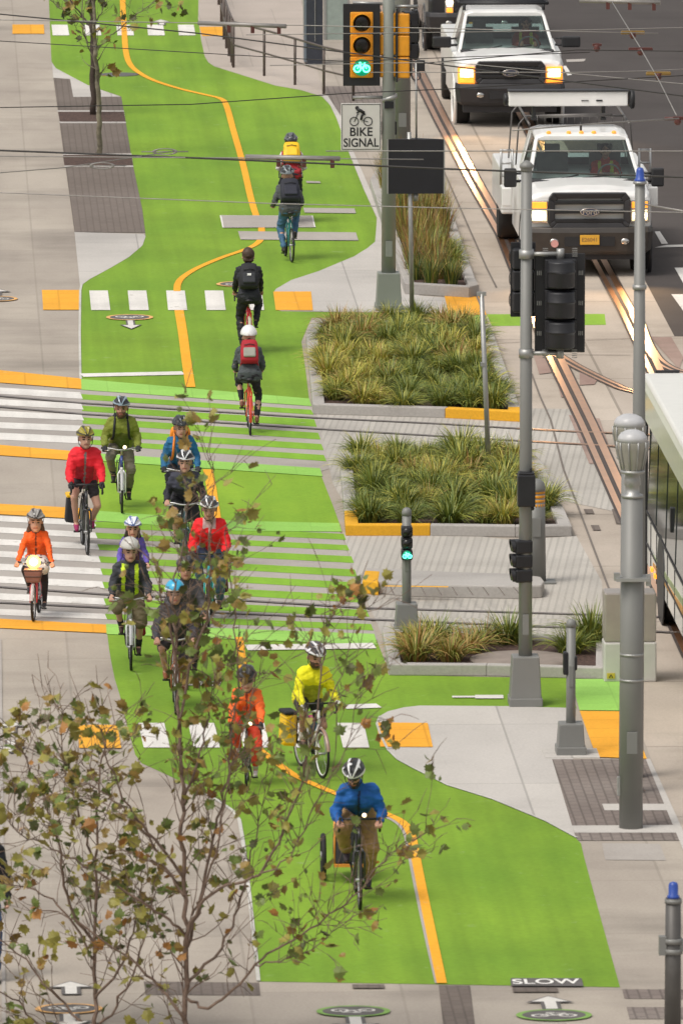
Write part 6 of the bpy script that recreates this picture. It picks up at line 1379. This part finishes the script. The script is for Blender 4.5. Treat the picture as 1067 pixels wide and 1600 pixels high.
tree('street_tree', 'young plane tree with bronze and green leaves in the foreground, trunk leaving the bottom edge', 93.0, [
    ([(292, 1720), (291, 1640), (290, 1560), (291, 1450), (288, 1350), (285, 1250), (283, 1180)], .036, .022, (0, 0)),
    ([(283, 1180), (277, 1080), (276, 1000), (272, 930), (284, 860), (290, 790)], .024, .006, (0, .5)),
    ([(277, 1070), (268, 980), (255, 930), (246, 880)], .018, .006, (0, -.4)),
    ([(290, 1500), (300, 1440), (345, 1390), (405, 1365), (450, 1281), (481, 1180), (498, 1090), (507, 1010), (502, 960)], .022, .006, (0, -1.0)),
    ([(292, 1560), (330, 1575), (375, 1535), (420, 1490), (500, 1442), (550, 1403), (590, 1358), (625, 1322), (668, 1300)], .019, .005, (0, -1.4)),
    ([(400, 1508), (440, 1500), (490, 1480), (530, 1440)], .012, .004, (-.6, -1.0)),
    ([(293, 1480), (312, 1410), (335, 1310), (352, 1240), (362, 1150), (372, 1070), (368, 980), (360, 900), (352, 830)], .020, .006, (0, .8)),
    ([(300, 1430), (320, 1390), (345, 1290), (358, 1215), (385, 1130), (400, 1050)], .016, .005, (0, -.3)),
    ([(288, 1400), (262, 1360), (225, 1295), (180, 1250), (130, 1222), (98, 1200)], .018, .005, (0, .6)),
    ([(286, 1370), (240, 1310), (200, 1260), (172, 1195), (160, 1140)], .02, .006, (0, -.6)),
    ([(290, 1460), (255, 1430), (200, 1395), (130, 1350), (70, 1320), (30, 1300), (0, 1270)], .019, .005, (0, -.9)),
    ([(285, 1260), (310, 1190), (325, 1120), (330, 1060)], .018, .006, (0, .4)),
    ([(280, 1140), (300, 1040), (322, 970), (328, 900), (332, 800), (335, 735)], .018, .005, (0, -.5)),
    ([(292, 1540), (345, 1480), (372, 1420), (392, 1330), (410, 1260)], .02, .006, (0, .9)),
    ([(291, 1590), (240, 1530), (190, 1490), (120, 1440), (60, 1420)], .02, .006, (0, .5)),
    ([(405, 1366), (450, 1340), (490, 1260), (540, 1170), (560, 1080)], .012, .004, (-.5, -.9)),
    ([(481, 1180), (510, 1110), (540, 1040), (555, 960)], .010, .004, (-.8, -1.0))], M_bark, 1250, (.045, .155), 21, weights=(4, 5.5, 2.6, .7, 1.0), leafmask=fm)
tree('street_tree', 'thinner leafy tree at the lower left beside the foreground plane tree', 94.5, [
    ([(146, 1730), (147, 1640), (150, 1560), (148, 1460), (152, 1360), (153, 1270), (160, 1200), (170, 1140)], .032, .008, (0, 0)),
    ([(148, 1500), (110, 1430), (65, 1395), (20, 1385)], .018, .005, (0, .5)),
    ([(149, 1560), (195, 1500), (215, 1430), (222, 1360)], .018, .006, (0, -.4)),
    ([(150, 1480), (105, 1400), (92, 1320), (70, 1250), (40, 1180), (15, 1150)], .02, .006, (0, -.6)),
    ([(147, 1610), (90, 1560), (40, 1500), (-20, 1450)], .02, .006, (0, .3)),
    ([(152, 1360), (130, 1290), (110, 1220), (96, 1160), (100, 1110)], .016, .005, (0, .4)),
    ([(148, 1640), (60, 1600), (20, 1560), (-30, 1530)], .018, .006, (0, -.3)),
    ([(149, 1600), (190, 1560), (225, 1470), (240, 1380)], .018, .006, (0, -.7))], M_bark, 600, (.045, .15), 33, weights=(4, 5.5, 2.2, .5, 1.4), leafmask=lambda x, y: .0 if y < 1085 else .85)
b = G(146, 180); tree('young_tree', 'dark trunked young tree in the upper mulch strip between pavement and green path', b.y, [
    ([(146, 180), (146, 100), (145, 40), (142, -30), (140, -110)], .072, .05, (0, 0)), ([(145, 50), (130, 25), (110, 0), (85, -50)], .025, .012, (0, .5)), ([(144, 10), (158, -20), (175, -60)], .022, .01, (0, -.4))], M_bark2, 60, (.1, .2), 41, weights=(2, 3, 3, 0, 3), twig=(.3, .6), along=.5, leaf_n=(1, 2))
b = G(155.5, 241); tree('young_tree', 'mottled pale trunked young tree in the lower mulch strip', b.y, [
    ([(155, 241), (156, 180), (153, 120), (149, 70), (147, 20), (144, -60)], .060, .036, (0, 0)), ([(152, 75), (135, 60), (125, 35), (105, 20), (80, 0), (70, -30)], .018, .007, (0, .4)), ([(152, 75), (170, 60), (190, 42), (215, 22), (235, 8), (255, -10)], .016, .006, (0, -.4)), ([(148, 90), (138, 75), (132, 40), (128, -10)], .014, .006, (0, .2)), ([(148, 40), (158, 20), (168, 0)], .016, .008, (0, 0))], M_bark3, 110, (.09, .2), 43, weights=(3, 3, 3, 0, 3), twig=(.25, .55), along=.35, leaf_n=(1, 2))

# ---------------------------------------------------------------- overhead wires, at about 6 m above the street
M_wire = mat('dark wire', (.035, .032, .03), .6, .2); M_wirel = mat('bright wire', (.27, .255, .24), .5, .4); M_ins = mat('brown insulator', (.10, .03, .025), .4); M_brass = mat('brass clamp', (.32, .20, .06), .5, .4)
def wire(pts, r, m, label, sag=.0, ext=9.0, z=6.0, name='overhead_wire', extra=None):
    W = [G(p[0], p[1], z) for p in pts]
    if ext: W = [W[0] + (W[0] - W[1]).normalized() * ext] + W + [W[-1] + (W[-1] - W[-2]).normalized() * ext]
    mb = MB(); mb.tube(W, r * .85, 6); o = mb.build(name, m); return tag(o, label, 'wire', None)
wire([(0, 22), (310, 52), (540, 82), (1067, 150)], .011, M_wire, 'dark overhead wire crossing the trunks of both young trees')
wire([(0, 31), (310, 36), (800, 47)], .008, M_wirel, 'thin overhead wire just above the far white zebra blocks', ext=2)
wire([(0, 64), (300, 82), (540, 96), (700, 90)], .007, M_wire, 'thin dark overhead wire just below the far zebra blocks', ext=2)
wire([(0, 168), (300, 163), (540, 146), (700, 139), (1067, 118)], .008, M_wire, 'thin overhead wire rising to the right across the first curve of the green path')
wire([(0, 235), (310, 247), (540, 257), (700, 264), (1067, 277)], .014, M_wire, 'thick dark overhead wire passing behind the black sign board')
wire([(0, 244), (240, 246), (400, 247), (530, 248)], .008, M_wirel, 'pale overhead wire close above the thick dark one at the left', ext=1)
wire([(0, 270), (100, 262), (200, 247)], .007, M_wirel, 'short pale overhead wire rising to meet the thick dark one', ext=1)
wire([(0, 301), (425, 318), (700, 325), (1067, 332)], .007, M_wirel, 'thin pale overhead wire crossing the grille of the near truck')
wire([(500, 53), (800, 49), (1067, 43)], .007, M_wirel, 'pale overhead wire over the windscreen of the second truck', ext=1)
wire([(540, 100), (700, 97), (1067, 131)], .007, M_wirel, 'thin overhead wire passing the lower housing of the bike signal', ext=1)
wire([(700, 113), (900, 113), (1000, 111), (1067, 108)], .007, M_wirel, 'pale overhead wire crossing the headlights of the second truck', ext=1)
wire([(740, 92), (900, 78), (1067, 80)], .008, M_wire, 'dark overhead wire by the mirror of the second truck', ext=1)
wire([(640, 236), (830, 236), (1067, 236)], .008, M_wirel, 'pale overhead wire across the windscreen of the near truck', ext=1)
wire([(800, 204), (930, 193), (1060, 185)], .011, M_wirel, 'pale overhead wire rising beside the roof rack of the near truck', ext=0)
wire([(955, 2), (1000, 75), (1030, 128), (1056, 180)], .009, M_wirel, 'diagonal span wire with brass clamps over the dark asphalt', ext=0)
wire([(1000, 318), (1067, 330)], .014, M_wirel, 'short thick wire clamp beside the right headlight of the near truck', ext=0)
for px, py, lb in ((988, 50, 'uppermost brass clamp on the diagonal span wire'), (1028, 114, 'lower brass clamp on the diagonal span wire'), (1000, 76, 'brown insulator clamp midway on the diagonal span wire'), (1058, 184, 'end insulator of the diagonal span wire at the right edge'), (932, 70, 'small brown insulator over the asphalt right of the second truck')):
    c = G(px, py, 6.0); r = thing('wire_clamp', c, lb, 'wire clamp'); mb = MB(); mb.box((0, 0, 0), (.30 if px < 1050 and px != 932 else .12, .04, .035)); mb.tube([(-.16, 0, -.01), (.16, 0, -.01)] if px != 932 else [(-.03, 0, 0), (.03, 0, 0)], .022, 8); mb.build('bar', M_brass if 'brass' in lb else M_ins, r); mb = MB(); mb.lathe([(.05, 0), (.035, -.03), (.05, -.05), (.025, -.09)], n=12); mb.build('insulator', M_ins, r)
def section(a, b, lb, r=.03):
    A, B = G(a[0], a[1], 6.0), G(b[0], b[1], 6.0); rt = thing('wire_tensioner', A, lb, 'wire fitting'); mb = MB(); mb.tube([(0, 0, 0), B - A], r, 8); mb.build('tube', M_wirel, rt)
    for t in (.35, .62, .92): q = (B - A) * t; mb = MB(); mb.box((q.x, q.y, q.z - .06), (.05, .05, .10)); mb.build('hanger', M_ins, rt)
section((310, 36), (447, 41), 'pale tubular wire fitting above the handrail')
section((384, 245), (531, 248), 'pale tubular wire fitting across the back of the yellow backpack rider')
section((905, 1), (1031, 4), 'pale tubular wire fitting at the upper right over the asphalt')
for px, py, lb in ((258, 237, 'small turnbuckle on the pale wire left of the orange centre line'), (160, 259, 'small turnbuckle on the wire over the lower mulch strip')):
    c = G(px, py, 6.0); mb = MB(); mb.torus((0, 0, 0), .06, .010, 'Y', 18, 6); mb.xf(Matrix.Diagonal((2.2, 1, .6, 1))); mb.tube([(-.28, 0, 0), (.28, 0, 0)], .007, 6); tag(mb.build('turnbuckle', M_wirel, loc=c), lb, 'wire fitting')
bpy.data.scenes.remove(SHOP)
